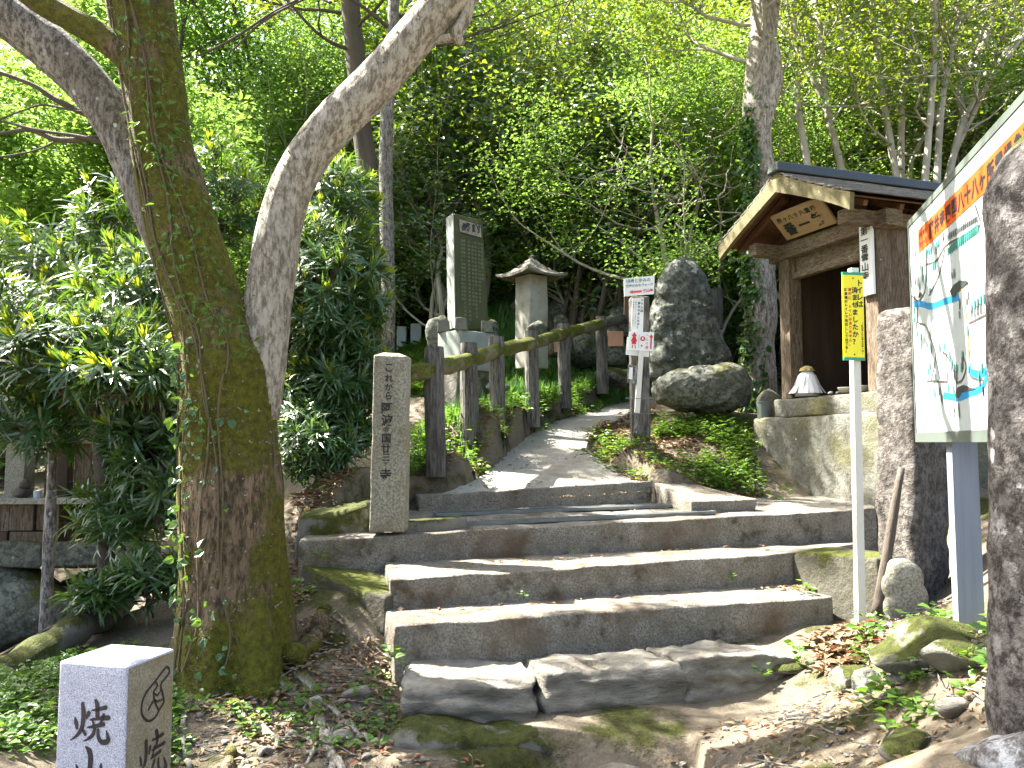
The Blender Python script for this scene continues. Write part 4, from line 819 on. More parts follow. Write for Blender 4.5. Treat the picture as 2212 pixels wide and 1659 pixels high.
# ------------------------------------------------------------------ right foreground stone pillar
D = 2.0; qx = []; tz = []
pts_ = [(2152,1700,.205),(2150,1595,.202),(2138,1570,.206),(2140,1450,.205),(2143,1300,.203),(2144,1100,.201),(2143,900,.2),(2139,700,.2),(2135,500,.199),(2132,440,.197),(2133,410,.192),(2155,365,.170),(2195,325,.13),(2260,290,.05)]
c_ = []; r_ = []
for x, y, r in pts_: e = P(x, y, D); c_.append([P(2138,900,D)[0]+.20+(e[0]-P(2138,900,D)[0])-.0+(r-.2), D, e[2]]); r_.append(r)
c_ = np.array(c_)
# keep left edge where seen: centre = edge + r
for i, (x, y, r) in enumerate(pts_): c_[i, 0] = P(x, y, D)[0]+r+.022
c_[-3:, 0] = c_[-4, 0]+np.array([.01, .03, .06])
t = np.linspace(0, len(c_)-1, 70); cc_ = cr(c_, t); rr_i = np.interp(t, np.arange(len(r_)), r_)
single('tall_stone_pillar', MB().tube(cc_[::-1], rr_i[::-1], 46, noise=.02, freq=16, seed=2), M['lichenstone'], 'dark lichen spotted stone pillar with a mossy top at the right edge, nearest the viewer', 'stone pillar', cc_[0], smooth=True)
single('pillar_foot_rock', rock(P(2235,1640,1.95)+[.04, 0, -.03], (.22, .2, .14), 12, sub=4), M['lichenstone_pale'], 'pale crusted rock at the foot of the lichen spotted pillar', 'rock', P(2235,1640,1.95), smooth=True)
# ------------------------------------------------------------------ wooden guide post with signs
pb = P(1385,940,7.0); ptp = P(1383,640,7.0)
gp = Thing('guide_post', 'dark wooden guide post hung with white direction signs and a white slat', 'signpost', pb)
gp.part('post', hexa(c8(pb-[.085, 0, .2], [1, 0, 0], [0, 1, 0], nrm(ptp-pb), .165, .13, ptp[2]-pb[2]+.2), r=.012, n=(4, 4, 24), amp=.004, seed=4), M['log'], smooth=True)
def psign(name, pix, D, mat, label=None, th=.012):
    q = [P(x, y, D) for x, y in pix]; return gp.part(name, MB().poly(q[::-1] if False else q, ext=[0, th, 0]), mat, label=label), q
r_x = np.array([1., 0, 0])
sg, q = psign('sign', [(1349,640),(1413,635),(1414,595),(1347,602)], 6.90, M['white'], 'top sign with teal handwriting and a red arrow')
dr = nrm(q[1]-q[0]); du = nrm(q[3]-q[0]); px7 = 6.9/1720; cc = sum(q)/4
mb = MB(); text(mb, '健康と歩みの', cc-dr*.095+du*.05, dr, du, .036, pitch=.036, bold=.01, off=.003); text(mb, '空海のみちウォーク', cc-dr*.105+du*.008, dr, du, .029, pitch=.027, bold=.01, off=.003); gp.part('lettering', mb, M['teal'], parent=sg)
mb = MB(); text(mb, '焼山寺', cc+dr*.045-du*.045, dr, du, .03, pitch=.03, bold=.03, off=.003); gp.part('lettering', mb, M['red'], parent=sg)
a_ = cc-du*.048-[0, .004, 0]; gp.part('arrow', MB().poly([a_+dr*x+du*y for x, y in ((-.09, 0), (-.06, -.017), (-.06, -.008), (.02, -.008), (.02, .008), (-.06, .008), (-.06, .017))]), M['redor'], parent=sg)
sg, q = psign('sign', [(1363,722),(1389,720),(1391,642),(1366,644)], 6.915, M['white'], 'narrow vertical sign of black writing'); dr = nrm(q[1]-q[0]); du = nrm(q[3]-q[0]); cc = sum(q)/4
mb = MB(); text(mb, 'トイレは', cc+dr*.035+du*.135, dr, du, .027, pitch=.031, vertical=True, bold=.03, off=.003); text(mb, '済ませましたか？', cc+dr*.008+du*.11, dr, du, .024, pitch=.031, vertical=True, bold=.03, off=.003)
text(mb, '道中にトイレはありません', cc-dr*.02+du*.12, dr, du, .013, pitch=.019, vertical=True, bold=.01, off=.003); text(mb, '駐車場のトイレで用足し', cc-dr*.04+du*.12, dr, du, .013, pitch=.02, vertical=True, bold=.01, off=.003)
gp.part('lettering', mb, M['black'], parent=sg)
psign('sign', [(1352,766),(1402,771),(1404,735),(1355,728)], 6.91, M['white'], 'older white sheet behind the pilgrim sign')
sg, q = psign('sign', [(1357,756),(1411,758),(1413,718),(1359,716)], 6.89, M['white'], 'pilgrim path sign with a red figure and a red arrow'); dr = nrm(q[1]-q[0]); du = nrm(q[3]-q[0]); cc = sum(q)/4
mb = MB(); f = lambda x, y: cc+dr*x+du*y-[0, .003, 0]
fx = -.062
for pol in [((-.032,.042),(0,.078),(.032,.042)), ((-.016,.042),(.016,.042),(.02,.03),(-.02,.03)), ((-.02,.03),(.02,.03),(.038,-.002),(.03,-.01),(.022,.004),(.026,-.028),(-.028,-.028),(-.022,.004),(-.032,-.008),(-.038,0)), ((-.02,-.034),(-.008,-.034),(-.014,-.066),(-.024,-.066)), ((.008,-.034),(.018,-.034),(.026,-.066),(.016,-.066))]: mb.poly([f(fx+x*.72, y) for x, y in pol])
th = np.linspace(0, 2*np.pi, 14, endpoint=False); mb.poly([f(.012+math.cos(t)*.022, .022+math.sin(t)*.022) for t in th])
mb.poly([f(x, y) for x, y in ((.086,.065),(.068,.035),(.080,.035),(.080,-.066),(.092,-.066),(.092,.035),(.104,.035))])
mb.poly([f(.006+x, -.04+y) for x, y in ((0,.014),(.004,.004),(.014,0),(.004,-.004),(0,-.014),(-.004,-.004),(-.014,0),(-.004,.004))])
text(mb, 'へんろ道', cc+dr*.05+du*.055, dr, du, .03, pitch=.036, vertical=True, bold=.0, off=.004)
gp.part('print', mb, M['red'], parent=sg); gp.part('divider', MB().poly([f(x, y) for x, y in ((-.022,.06),(-.020,.06),(-.020,-.06),(-.022,-.06))]), M['black'], parent=sg)
mb = MB(); mb.poly([f(.012+x, .022+y)-[0, .001, 0] for x, y in ((-.004,.014),(.004,.014),(.008,-.004),(.004,-.013),(0,-.004),(-.005,-.013),(-.008,-.004))]); gp.part('print', mb, M['white'], parent=sg)
psign('slat', [(1371,891),(1382,892),(1391,757),(1381,757)], 6.87, M['whitep'], 'white painted slat nailed at a slant', th=.025)
psign('slat', [(1369,935),(1376,936),(1381,832),(1373,830)], 6.90, M['greybark'], 'splintered old grey slat')
sg, q = psign('wooden_tag', [(1355,826),(1376,830),(1378,790),(1357,787)], 6.88, M['greybark'], 'hanging wooden tag'); psign('paper_slip', [(1358,818),(1366,820),(1367,794),(1360,793)], 6.87, M['white'], th=.004)
psign('wooden_tag', [(1348,680),(1357,681),(1358,641),(1349,640)], 6.91, M['woodin'], 'small brown board under the top sign', th=.02)
for yy in (860, 893): gp.part('wire', MB().tube([P(1352,yy,6.86), P(1385,yy+1,6.85), P(1412,yy,6.9)], .003, 6), M['steel'])
print('signs')
# ------------------------------------------------------------------ rocks at the right
for i, (px, py, D, sz, rz, mt, lab) in enumerate([(2010,1455,3.25,(.27,.20,.12),.3,'rock2','large mossy rock at the foot of the map board post'),(1840,1425,3.7,(.12,.12,.07),.9,'rock2','moss cushion covered rock left of the big mossy rock'),(1875,1462,3.45,(.075,.07,.07),.1,'rock','bare grey round rock wedged left of the big mossy rock'),
    (1940,1490,3.2,(.06,.05,.04),.5,'slate','small grey stone below the bare round rock'),(2080,1500,2.95,(.14,.12,.07),.2,'rock2','mossy rock right of the map board post'),(1690,1368,4.1,(.13,.08,.04),.2,'rock2','thin mossy stone at the right end of the lowest slabs'),(2005,1380,3.7,(.1,.09,.05),.9,'slate','flat stone in front of the tall slab'),
    (1330,1655,2.95,(.2,.1,.03),.2,'slate','wide flat stone at the very bottom edge'),(1960,1600,2.7,(.16,.1,.05),1,'rock2','mossy stone hump near the bottom right'),(2060,1530,2.75,(.08,.05,.04),.5,'slate','angular grey stone near the bottom right plants'),(680,1510,3.6,(.035,.03,.03),0,'oldstone','white round pebble below the roots of the forked tree'),
    (770,1480,3.7,(.07,.05,.04),.4,'slate','grey stone left of the stone slabs'),(740,1560,3.35,(.06,.04,.03),.2,'slate','small grey stone by the tree roots'),(860,1640,3.0,(.1,.08,.04),.6,'rock2','mossy stone at the lower left of the ledge'),(1560,1040,6.2,(.12,.09,.05),.3,'rock2','low mossy stone at the shrine base corner'),(1650,1075,5.9,(.1,.07,.04),1.3,'rock2','mossy stone edging the landing near the shrine base')]):
    c = P(px, py, D); c[2] = h1(c[0], c[1])+sz[2]*.35; single('rock', rock(c, sz, 100+i, rz, amp=.10, sub=4 if i < 3 else 3), M[mt], lab, 'rock', c, smooth=True)
# ------------------------------------------------------------------ left shrine half hidden by the shrub
DS = 6.6
def Q(px, py, d=0): return P(px, py, DS+d)
def qb(mb, x0, y0, x1, y1, d0, d1):
    a, b = Q(x0, y1), Q(x1, y0); return mb.box([(a[0]+b[0])/2, DS+(d0+d1)/2, (a[2]+b[2])/2], (b[0]-a[0], d1-d0, b[2]-a[2]))
ls = Thing('old_shrine', 'dilapidated brown wooden altar shrine on a stone base behind the dark shrub at the left', 'shrine', Q(50,1220))
ls.part('roof', hexa([Q(-330,905,-.3), Q(-20,905,-.3), Q(150,835,1.2), Q(-330,835,1.2), Q(-330,885,-.3), Q(-20,885,-.3), Q(150,812,1.2), Q(-330,812,1.2)], r=.02, n=(10, 8, 2), amp=.006), M['ridge'], smooth=True)
ls.part('fascia', qb(MB(), -300, 905, 75, 930, -.05, .0), M['bargeb']); ls.part('lintel', qb(MB(), -300, 930, 330, 957, .0, .1), M['woodh'])
ls.part('post', qb(MB(), 8, 957, 55, 1078, 0, .15), M['oldstone']); ls.part('post', qb(MB(), 88, 957, 140, 1078, .05, .15), M['woodin']); ls.part('post', qb(MB(), 300, 957, 330, 1078, .05, .15), M['woodin'])
ls.part('window_panel', qb(MB(), 56, 957, 88, 1078, .25, .27), M['bargeb'])
for i in range(4): ls.part('board', qb(MB(), 141+i*40, 958, 180+i*40, 1078, .12, .15), M['wood'])
ls.part('shelf', qb(MB(), -300, 1074, 345, 1084, -.25, .5), M['oldstone'])
for i, (x0, x1) in enumerate([(-200, -62), (-60, 8), (10, 24), (26, 50), (52, 104), (106, 155)]): ls.part('drawer_panel', qb(MB(), x0, 1085, x1, [1140, 1140, 1130, 1142, 1140, 1140][i], -.2+.02*(i % 2), .4), M['wood'])
for i, (x0, x1) in enumerate([(-200, -2), (0, 22), (24, 50), (52, 155)]): ls.part('drawer_panel', qb(MB(), x0, 1143, x1, 1168, -.21+.015*(i % 2), .4), M['wood'] if i != 2 else M['woodin'])
ls.part('grille_frame', qb(MB(), 156, 1098, 330, 1126, -.05, .4), M['woodin'])
gm = MB()
for i in range(26): gm.box(Q(158+i*6.6, 1112, -.06), (.006, .006, .1))
for i in range(4): gm.box(Q(243, 1102+i*7, -.065), (.66, .006, .006))
ls.part('grille', gm, M['steel'], kind='stuff')
ls.part('base_stone', hexa([Q(x, y, d) for x, y, d in ((-300,1225,-.3),(90,1225,-.3),(90,1225,.6),(-300,1225,.6),(-300,1170,-.3),(90,1170,-.3),(90,1170,.6),(-300,1170,.6))], r=.02, n=(14, 5, 4), amp=.012), M['rock'], smooth=True)
ls.part('base_stone', hexa([Q(x, y, d) for x, y, d in ((92,1225,-.28),(345,1225,-.28),(345,1225,.6),(92,1225,.6),(92,1170,-.28),(345,1170,-.28),(345,1170,.6),(92,1170,.6))], r=.02, n=(14, 5, 4), amp=.012, seed=2), M['rock'], smooth=True)
single('retaining_rock', rock(Q(-10,1310,-.1), (1.0, .5, .40), 61, sub=4, cuts=16), M['rock'], 'large dark mossy rock face under the old shrine at the left', 'rock', Q(-10,1380), smooth=True)
single('retaining_rock', rock(Q(260,1320,.1), (.75, .5, .38), 62, sub=4, cuts=16), M['rock'], 'shaded rock behind the shrub, right of the rock face', 'rock', Q(260,1380), smooth=True)
c = Q(47,1076,-.05); g = Thing('crouching_statue', 'squat brown bundled statue on the left shrine shelf', 'statue', c)
g.part('body', rock(c+[-.0, 0, .045], (.085, .07, .055), 8, sub=3), M['darkbark'], smooth=True); g.part('head', rock(c+[.02, 0, .11], (.045, .045, .05), 9, sub=3), M['darkbark'], smooth=True)
c = Q(80,1076,-.1); single('cup', MB().tube([c, c+[0, 0, .045], c+[0, 0, .055]], [.024, .028, .031], 14), M['gravestone'], 'pale glazed cup beside the squat statue', 'cup', c)
a, b = P(97,1380,5.3), P(116,955,5.3); t = np.linspace(0, 1, 20)[:, None]
single('wooden_pole', MB().tube(a*(1-t)+b*t, np.linspace(.042, .030, 20), 10, noise=.07), M['greybark'], 'weathered wooden pole standing in front of the left shrine', 'pole', a, smooth=True)
a, b = P(-40,1485,3.6), P(262,1300,5.0); t = np.linspace(0, 1, 26)[:, None]
single('fallen_log', MB().tube(a*(1-t)+b*t, .085+.01*np.sin(np.arange(26)), 16, noise=.1), M['rock2'], 'mossy log sloping up the bank at the left edge', 'log', a, smooth=True)
a, b = P(-40,1440,3.75), P(215,1305,5.1); single('thin_pipe', MB().tube([a, (a+b)/2+[0, 0, .01], b], .012, 8), M['darkbark'], 'thin dark pipe lying above the mossy log', 'pipe', a)
print('left')
CANOPY_N = 17000
# ------------------------------------------------------------------ forked tree in front
def limbpts(lst, D, n=40):
    c = np.array([P(x, y, d if d else D) for x, y, w, d in lst]); r = np.array([w/2*(d if d else D)/1720 for x, y, w, d in lst])
    t = np.linspace(0, len(lst)-1, n); return cr(c, t), np.interp(t, np.arange(len(r)), r)
DT = 3.95
mt = Thing('forked_tree', 'large forked tree with a thick mossy ivy grown trunk and a pale arching right limb', 'tree', P(515,1450,DT))
tp_, tr_r = limbpts([(515,1520,330,0),(513,1440,268,0),(512,1370,240,0),(510,1280,226,0),(503,1150,212,0),(498,1000,204,0),(497,880,202,0),(492,790,196,0),(470,720,176,0),(440,650,160,0),(405,540,150,0),(377,430,140,0),(352,320,134,0),(335,200,132,0),(318,90,134,0),(300,-20,140,0),(280,-140,126,4.0),(270,-400,100,4.1)], DT, 90)
ang = np.linspace(0, 2*np.pi, 44, endpoint=False)
def fluted(pts, rad, seg, noise, seed, base_fl=.0, freq=3.5):
    mb = MB().tube(pts, rad, seg, noise=noise, freq=freq, seed=seed)
    V = mb.v[0]; n = len(pts); V = V.reshape(n, seg, 3); c = pts[:, None]; d = V-c; th = np.linspace(0, 2*np.pi, seg, endpoint=False)
    fl = base_fl*np.clip((EYE-.62-pts[:, 2])/.5, 0, 1.6)[:, None]*(.55*np.sin(th*5+1.2)+.45*np.sin(th*3+.5)+.35*np.sin(th*8))[None]
    rg = .018*np.sin(th*13+pts[:, 2:3]*3+2*np.sin(pts[:, 2:3]*2))+.012*np.sin(th*23+pts[:, 2:3]*5)
    mb.v[0] = (c+d*(1+fl+rg)[..., None]).reshape(-1, 3); return mb
mt.part('trunk', fluted(tp_, tr_r, 64, .055, 1, .16), M['mainbark'], smooth=True)
rl, rlr = limbpts([(545,900,110,3.98),(560,800,110,3.97),(572,720,104,0),(580,650,100,0),(592,570,96,0),(604,490,92,0),(628,410,90,0),(668,335,92,0),(725,265,94,0),(785,205,92,0),(845,140,90,0),(905,70,92,0),(965,5,92,0),(1030,-50,84,0),(1120,-120,74,3.9),(1260,-210,62,3.8),(1420,-330,45,3.7)], DT, 80)
mt.part('limb', fluted(rl, rlr, 44, .05, 2), M['palebark'], smooth=True, label='pale arching right limb')
bl, blr = limbpts([(480,800,80,4.05),(436,690,86,4.08),(386,580,88,4.1),(336,470,86,4.15),(292,360,88,4.2),(245,260,92,4.2),(185,180,96,4.2),(115,110,100,4.2),(40,50,104,4.2),(-60,-20,100,4.2),(-220,-130,85,4.2)], 4.15, 60)
mt.part('limb', fluted(bl, blr, 40, .06, 3), M['greybark'], smooth=True, label='grey flaking left limb behind the trunk')
sl_, slr = limbpts([(335,210,66,3.9),(290,140,62,3.88),(230,88,58,3.86),(160,45,56,3.85),(90,5,58,3.85),(0,-60,54,3.85),(-150,-150,40,3.9)], 3.9, 40)
mt.part('limb', fluted(sl_, slr, 32, .06, 4), M['mainbark'], smooth=True, label='smaller brown upper left limb')
k_, kr = limbpts([(1015,-10,34,0),(1005,40,30,0),(985,75,30,0),(1000,95,12,0)], DT, 12); mt.part('branch_stub', MB().tube(k_, kr, 12, noise=.12), M['palebark'], smooth=True)
k_, kr = limbpts([(985,78,22,0),(955,85,20,0),(935,88,14,0)], DT, 8); mt.part('branch_stub', MB().tube(k_, kr, 10, noise=.12), M['palebark'], smooth=True)
rs = np.random.RandomState(11)
for i, pth in enumerate([[(300,290,16),(200,300,14),(120,305,13),(60,283,11),(0,290,9),(-80,300,6)],[(290,300,11),(180,250,14),(100,215,13),(50,180,9),(-40,150,7)],[(250,306,9),(170,290,8),(80,280,7),(10,262,5),(-60,262,4)],[(260,262,6),(120,225,5),(60,235,4),(-20,268,4)],[(500,110,4),(560,50,5),(620,15,5),(700,-20,5)],[(430,120,5),(500,85,6),(580,30,5),(640,0,5)],[(120,305,6),(60,330,5),(-40,345,4)]]):
    k_, kr = limbpts([(x, y, w, 4.25 if i < 4 else 4.6) for x, y, w in pth], 4.2, 22); k_ = k_+fbm(k_, 3, i, 3)[:, None]*.02; mt.part('branch', MB().tube(k_, kr, 8, noise=.12), M['darkbark'], smooth=True)
# surface roots
for i, (pts, w) in enumerate([([(560,1440,3.85),(650,1480,3.65),(690,1520,3.5),(700,1570,3.3),(745,1620,3.1),(760,1680,2.95)],.022),([(690,1530,3.48),(720,1590,3.2),(705,1670,2.98)],.018),([(420,1480,3.7),(400,1530,3.5),(395,1580,3.3),(410,1640,3.1)],.016),
   ([(480,1490,3.65),(540,1530,3.45),(600,1570,3.3),(560,1600,3.2)],.02),([(640,1450,3.8),(740,1530,3.5),(800,1570,3.35)],.02),([(380,1400,3.9),(300,1450,3.7),(200,1510,3.4)],.05),([(630,1330,3.85),(680,1300,4.1),(700,1290,4.3)],.06),([(590,1560,3.3),(640,1540,3.35),(680,1575,3.25),(640,1640,3.05)],.013),([(470,1690,2.9),(490,1630,3.05),(500,1590,3.2)],.03)]):
    q = cr(np.array([P(*a) for a in pts]), np.linspace(0, len(pts)-1, 30)); q[:, 2] = H(q[:, 0], q[:, 1])+w*.35+.012*np.sin(np.arange(30)*.9+i)
    mt.part('root', MB().tube(q, w*(1+.25*np.sin(np.arange(30)*.7+i))*np.linspace(1, .55, 30), 9, noise=.15, freq=12, seed=i), M['palebark'] if w < .03 else M['mainbark'], smooth=True)
def on_tube(pts, rad, t, th):
    """th = 0 faces the camera, positive to the right"""
    i = np.clip((t*(len(pts)-1)).astype(int), 0, len(pts)-2); c = pts[i]; r = rad[i]
    d = np.stack([np.sin(th), -np.cos(th), th*0], 1); return c+d*(r*1.02)[:, None], d
def ivyset(pts, rad, n, t0, t1, th0, th1, seed, L=.05, clus=8, kind='h', mb=None, th_w=.35, hang=.6):
    rs = np.random.RandomState(seed); mb = mb or MB(); ct = rs.uniform(t0, t1, clus); ch = rs.uniform(th0, th1, clus); k = rs.randint(0, clus, n)
    t = np.clip(ct[k]+rs.randn(n)*(t1-t0)*.06, 0, 1); th = ch[k]+rs.randn(n)*th_w
    p, d = on_tube(pts, rad, t, th); ax = np.stack([rs.randn(n)*.6, rs.randn(n)*.3, -hang+rs.randn(n)*.5], 1)+d*.35; nr = d+rs.randn(n, 3)*.35
    l = L*(.6+.7*rs.rand(n)); return leaves(mb, p+d*(.008+.03*rs.rand(n))[:, None], ax, nr, l, l*(.9 if kind == 'h' else .33), kind)
iv = ivyset(tp_, tr_r, 130, .22, .46, -1.25, -.1, 3, .045, 12)
ivyset(tp_, tr_r, 36, .05, .2, -.9, .8, 5, .04, 7, mb=iv)
vs_ = MB()
for s_i in range(5): # stems
    t = np.linspace(.08, .9, 90); th = -.9+.3*s_i+.18*np.sin(t*11+s_i*2)+.07*np.sin(t*37+s_i); p, d = on_tube(tp_, tr_r, t, th); vs_.tube(p+d*.006, .0045, 5)
mt.part('vine_stem', vs_, M['vine'], kind='stuff')
single('ivy_vine', iv, M['ivy'], 'ivy with heart shaped leaves climbing the left side of the forked tree trunk', 'ivy', P(470,1300,3.8), kind='stuff')
sm = ivyset(tp_, tr_r, 420, .45, .98, -.3, 1.3, 7, .048, 34, kind='d', th_w=.3)
single('small_fern_creeper', sm, M['herb'], 'thin leaved creeper growing on the upper mossy trunk of the forked tree', 'creeper', P(400,500,3.8), kind='stuff')
mossn = 1600; rs = np.random.RandomState(8); mm = MB()
for pts, rad, cnt, tr0, tr1, h0, h1_ in ((tp_, tr_r, 1100, .0, 1, -1.2, 1.5), (rl, rlr, 600, .15, .95, -1.6, 1.6), (bl, blr, 300, .2, 1, -1.5, 1.5)):
    p, d = on_tube(pts, rad, rs.uniform(tr0, tr1, cnt), rs.uniform(h0, h1_, cnt)); l = .012+.012*rs.rand(cnt); leaves(mm, p-d*.003, d+rs.randn(cnt, 3)*.7, rs.randn(cnt, 3), l, l*.5)
mt.part('bark_flake', mm, M['palebark'], kind='stuff')
# ------------------------------------------------------------------ tree generator
def grow(rs, p, d, L, r, lev, segs, sites, up=.12, wig=.22, nb=(3, 5), ratio=.55, flat=0):
    n = max(4, int(L/.28)+3); pts = [p]; dd = d
    for i in range(n-1):
        dd = nrm(dd+rs.randn(3)*wig*[1, 1, .6]+np.array([0, 0, up])*(1 if lev else .3)); pts.append(pts[-1]+dd*L/(n-1))
    pts = np.array(pts); rad = np.linspace(r, r*.45, n); segs.append((pts, rad))
    if lev == 0:
        for i in range(1, n): sites.append((pts[i], nrm(pts[i]-pts[i-1])))
        return
    for k in range(rs.randint(*nb)):
        t = rs.uniform(.3, 1); i = int(t*(n-1)); i = min(i, n-2); base = pts[i]*(1-(t*(n-1)-i))+pts[i+1]*(t*(n-1)-i)
        ax = nrm(rs.randn(3)*[1, 1, .45]); q = nrm(nrm(pts[i+1]-pts[i])*.55+ax*1.0+[0, 0, .15-flat]); grow(rs, base, q, L*ratio*rs.uniform(.7, 1.2), rad[i]*.6, lev-1, segs, sites, up, wig, nb, ratio, flat)
    grow(rs, pts[-1], dd, L*ratio, r*.42, lev-1, segs, sites, up, wig, nb, ratio, flat)
def tree_mesh(kind, seed, stems, Hh, r0, nleaf, L, W, lean=.3, lev=3, flat=0, lk='d', up=.12, clump=.16, spreadz=.5):
    rs = np.random.RandomState(seed); segs = []; sites = []
    for s_i in range(stems):
        a = 6.28*s_i/stems+rs.rand(); d = nrm([math.cos(a)*lean, math.sin(a)*lean, 1]); p = np.array([math.cos(a), math.sin(a), 0])*.08*(stems > 1)-[0, 0, .3]
        grow(rs, p, d, Hh*rs.uniform(.45, .6), r0*rs.uniform(.7, 1.1), lev, segs, sites, up, .16, (3, 6), .56, flat)
    bark = MB()
    for pts, rad in segs: bark.tube(pts, np.maximum(rad, .004), 8 if rad[0] > .03 else (5 if rad[0] > .012 else 4), cap=False)
    sp = np.array([s[0] for s in sites]); sd = np.array([s[1] for s in sites]); k = rs.randint(0, len(sp), nleaf)
    pos = sp[k]+rs.randn(nleaf, 3)*clump*[1, 1, spreadz]; ax = nrm(sd[k]*.5+rs.randn(nleaf, 3)*[1, 1, .35]+[0, 0, -.15])
    oc = pos-pos.mean(0)*[1, 1, 0]; oc[:, 2] = 0; nr = nrm(rs.randn(nleaf, 3)*(.25 if flat else .45)+[0, 0, .9]+nrm(oc)*(.15 if flat else .75)); l = L*(.6+.6*rs.rand(nleaf)); lf = MB(); leaves(lf, pos, ax, nr, l, l*W/L, lk)
    return bark.mesh(kind+'_bark', smooth=True), lf.mesh(kind+'_leaves')
def proto(kind, seeds, **k): return [tree_mesh(kind, s, **k) for s in seeds]
PT = {
 'cam': proto('camellia', (1, 2, 3), stems=4, Hh=5.5, r0=.06, nleaf=8500, L=.135, W=.066, lean=.33),
 'camlow': proto('camellia_low', (14, 15), stems=5, Hh=2.6, r0=.035, nleaf=4500, L=.12, W=.06, lean=.6, lev=2),
 'maple': proto('maple', (7, 8, 9), stems=2, Hh=6.5, r0=.08, nleaf=20000, L=.062, W=.05, lean=.35, flat=.1, clump=.26, spreadz=.25),
 'big': proto('broadleaf', (21, 22), stems=1, Hh=9.5, r0=.14, nleaf=24000, L=.13, W=.075, lean=.12, clump=.3),
}
print('protos')
def plant(kind, v, x, y, z=None, s=1, rz=0, bark='stembark', leaf='cam', name='camellia_tree', label='', cat='tree', group=None, tilt=(0, 0), sz=None):
    bm_, lm = PT[kind][v % len(PT[kind])]
    z = h1(x, y) if z is None else z
    o = bpy.data.objects.new(name, None); C.objects.link(o); o.location = (x, y, z); o.rotation_euler = (tilt[0], tilt[1], rz); o.scale = (s, s, s*(sz or 1)); meta(o, label, cat, group)
    for nm, me, mat in (('trunk', bm_, bark), ('crown', lm, leaf)):
        if not me.materials: me.materials.append(M[mat])
        c = bpy.data.objects.new(nm, me); C.objects.link(c); c.parent = o
        c.material_slots[0].link = 'OBJECT'; c.material_slots[0].material = M[mat]
    return o
rs = np.random.RandomState(77)
GC = 'glossy evergreen trees filling the hillside'
LC = 'slender evergreen tree of the dense hillside thicket, glossy dark leaves catching white light'
# named near ones
plant('cam', 0, *P(1310,690,12.5)[:2], s=1.0, rz=.4, bark='darkbark', label='many stemmed brown tree on the bank between the stone pillar and the carved boulder', name='many_stemmed_tree')
plant('cam', 1, *P(930,720,12.6)[:2], s=.85, rz=2.6, label='pale lichened tree rising right behind the green slab monument')
plant('camlow', 0, *P(870,700,17.5)[:2], s=.8, rz=2, leaf='cam2', label='small yellow green bush left of the green slab monument', name='bush', cat='bush')
plant('camlow', 1, *P(1075,690,15)[:2], s=.8, rz=1, label='dark bush filling the gap between the monument and the roofed pillar', name='bush', cat='bush')
for i, (px, D, s, rz, v, lab) in enumerate([]+0*[(1760,9.6,.95,.3,1,'pale multi stemmed tree over the left of the shrine roof'),(1880,10.4,.95,1.9,2,'pale multi stemmed tree behind the middle of the shrine roof'),(2010,9.2,1.05,2.9,0,'spreading pale stemmed tree behind the right end of the shrine roof'),(2190,8.8,1.0,.9,1,'pale stemmed tree behind the top of the map board')]):
    p = P(px, 600, D); plant('cam', v, p[0], p[1], z=EYE+1.2+.15*i, s=s*.8, rz=rz, leaf='cam2' if i % 2 else 'cam', label=lab, sz=1.15)
zs = lambda x, y: (x*.41667+1290.3, y*.41667)
for gi, (D, lab, paths) in enumerate([(9.7, 'pale twin stemmed tree rising over the left of the shrine roof', [[(1090,1000),(1085,820),(1040,560),(1035,280),(1010,0),(990,-300)],[(1280,1000),(1260,850),(1180,560),(1060,290),(1000,200),(900,60)],[(1200,620),(1170,400),(1150,120),(1130,0),(1100,-300)]]),
  (9.9, 'pale forked tree rising behind the middle of the shrine roof', [[(1560,1050),(1545,890),(1480,500),(1430,130),(1400,-200)],[(1570,1050),(1575,890),(1580,540),(1620,240),(1650,100),(1700,-200)]]),
  (9.4, 'spreading tree of many pale stems between the shrine roof and the map board', [[(1690,1050),(1700,910),(1730,560),(1750,200),(1740,-200)],[(1750,1050),(1760,920),(1790,500),(1850,200),(1880,0),(1900,-300)],[(1780,1050),(1830,880),(1900,620),(2050,400),(2200,200),(2400,0)],[(1800,1050),(1850,800),(1960,560),(2100,300),(2212,150),(2350,-200)],[(1900,620),(1880,450),(1960,300),(2050,100),(2100,-200)]])]):
    g = Thing('pale_stemmed_tree', lab, 'tree', P(*zs(*paths[0][0]), D)-[0, 0, .3]); r2 = np.random.RandomState(gi+90); sites = []; segs = []
    for pi, pth in enumerate(paths):
        k_, kr = limbpts([(*zs(x, y), 17-j*1.6, D+.15*j+.25*pi) for j, (x, y) in enumerate(pth)], D, 36)
        if pi < 2 or pth[0][1] > 900: k_[0, 2] = min(k_[0, 2]-.4, h1(k_[0, 0], k_[0, 1])-.2)
        g.part('stem', MB().tube(k_, kr, 10, noise=.1, freq=9, seed=pi), M['stembark'], smooth=True)
        for q in range(7): grow(r2, k_[min(35, 12+q*3)], nrm(r2.randn(3)*[1, 1, .3]+[0, 0, .35]), 1.3, .016, 1, segs, sites)
    lb = MB()
    for a, b in segs: lb.tube(a, np.maximum(b, .004), 5, cap=False)
    g.part('branches', lb, M['stembark'], smooth=True, kind='stuff'); sp = np.array([s[0] for s in sites]); n = 3600; kk = r2.randint(0, len(sp), n); l = .10*(.6+.6*r2.rand(n))
    g.part('crown', leaves(MB(), sp[kk]+r2.randn(n, 3)*.14, r2.randn(n, 3)*[1, 1, .4], r2.randn(n, 3)*.5+[0, 0, 1], l, l*.5), M['cam2'])
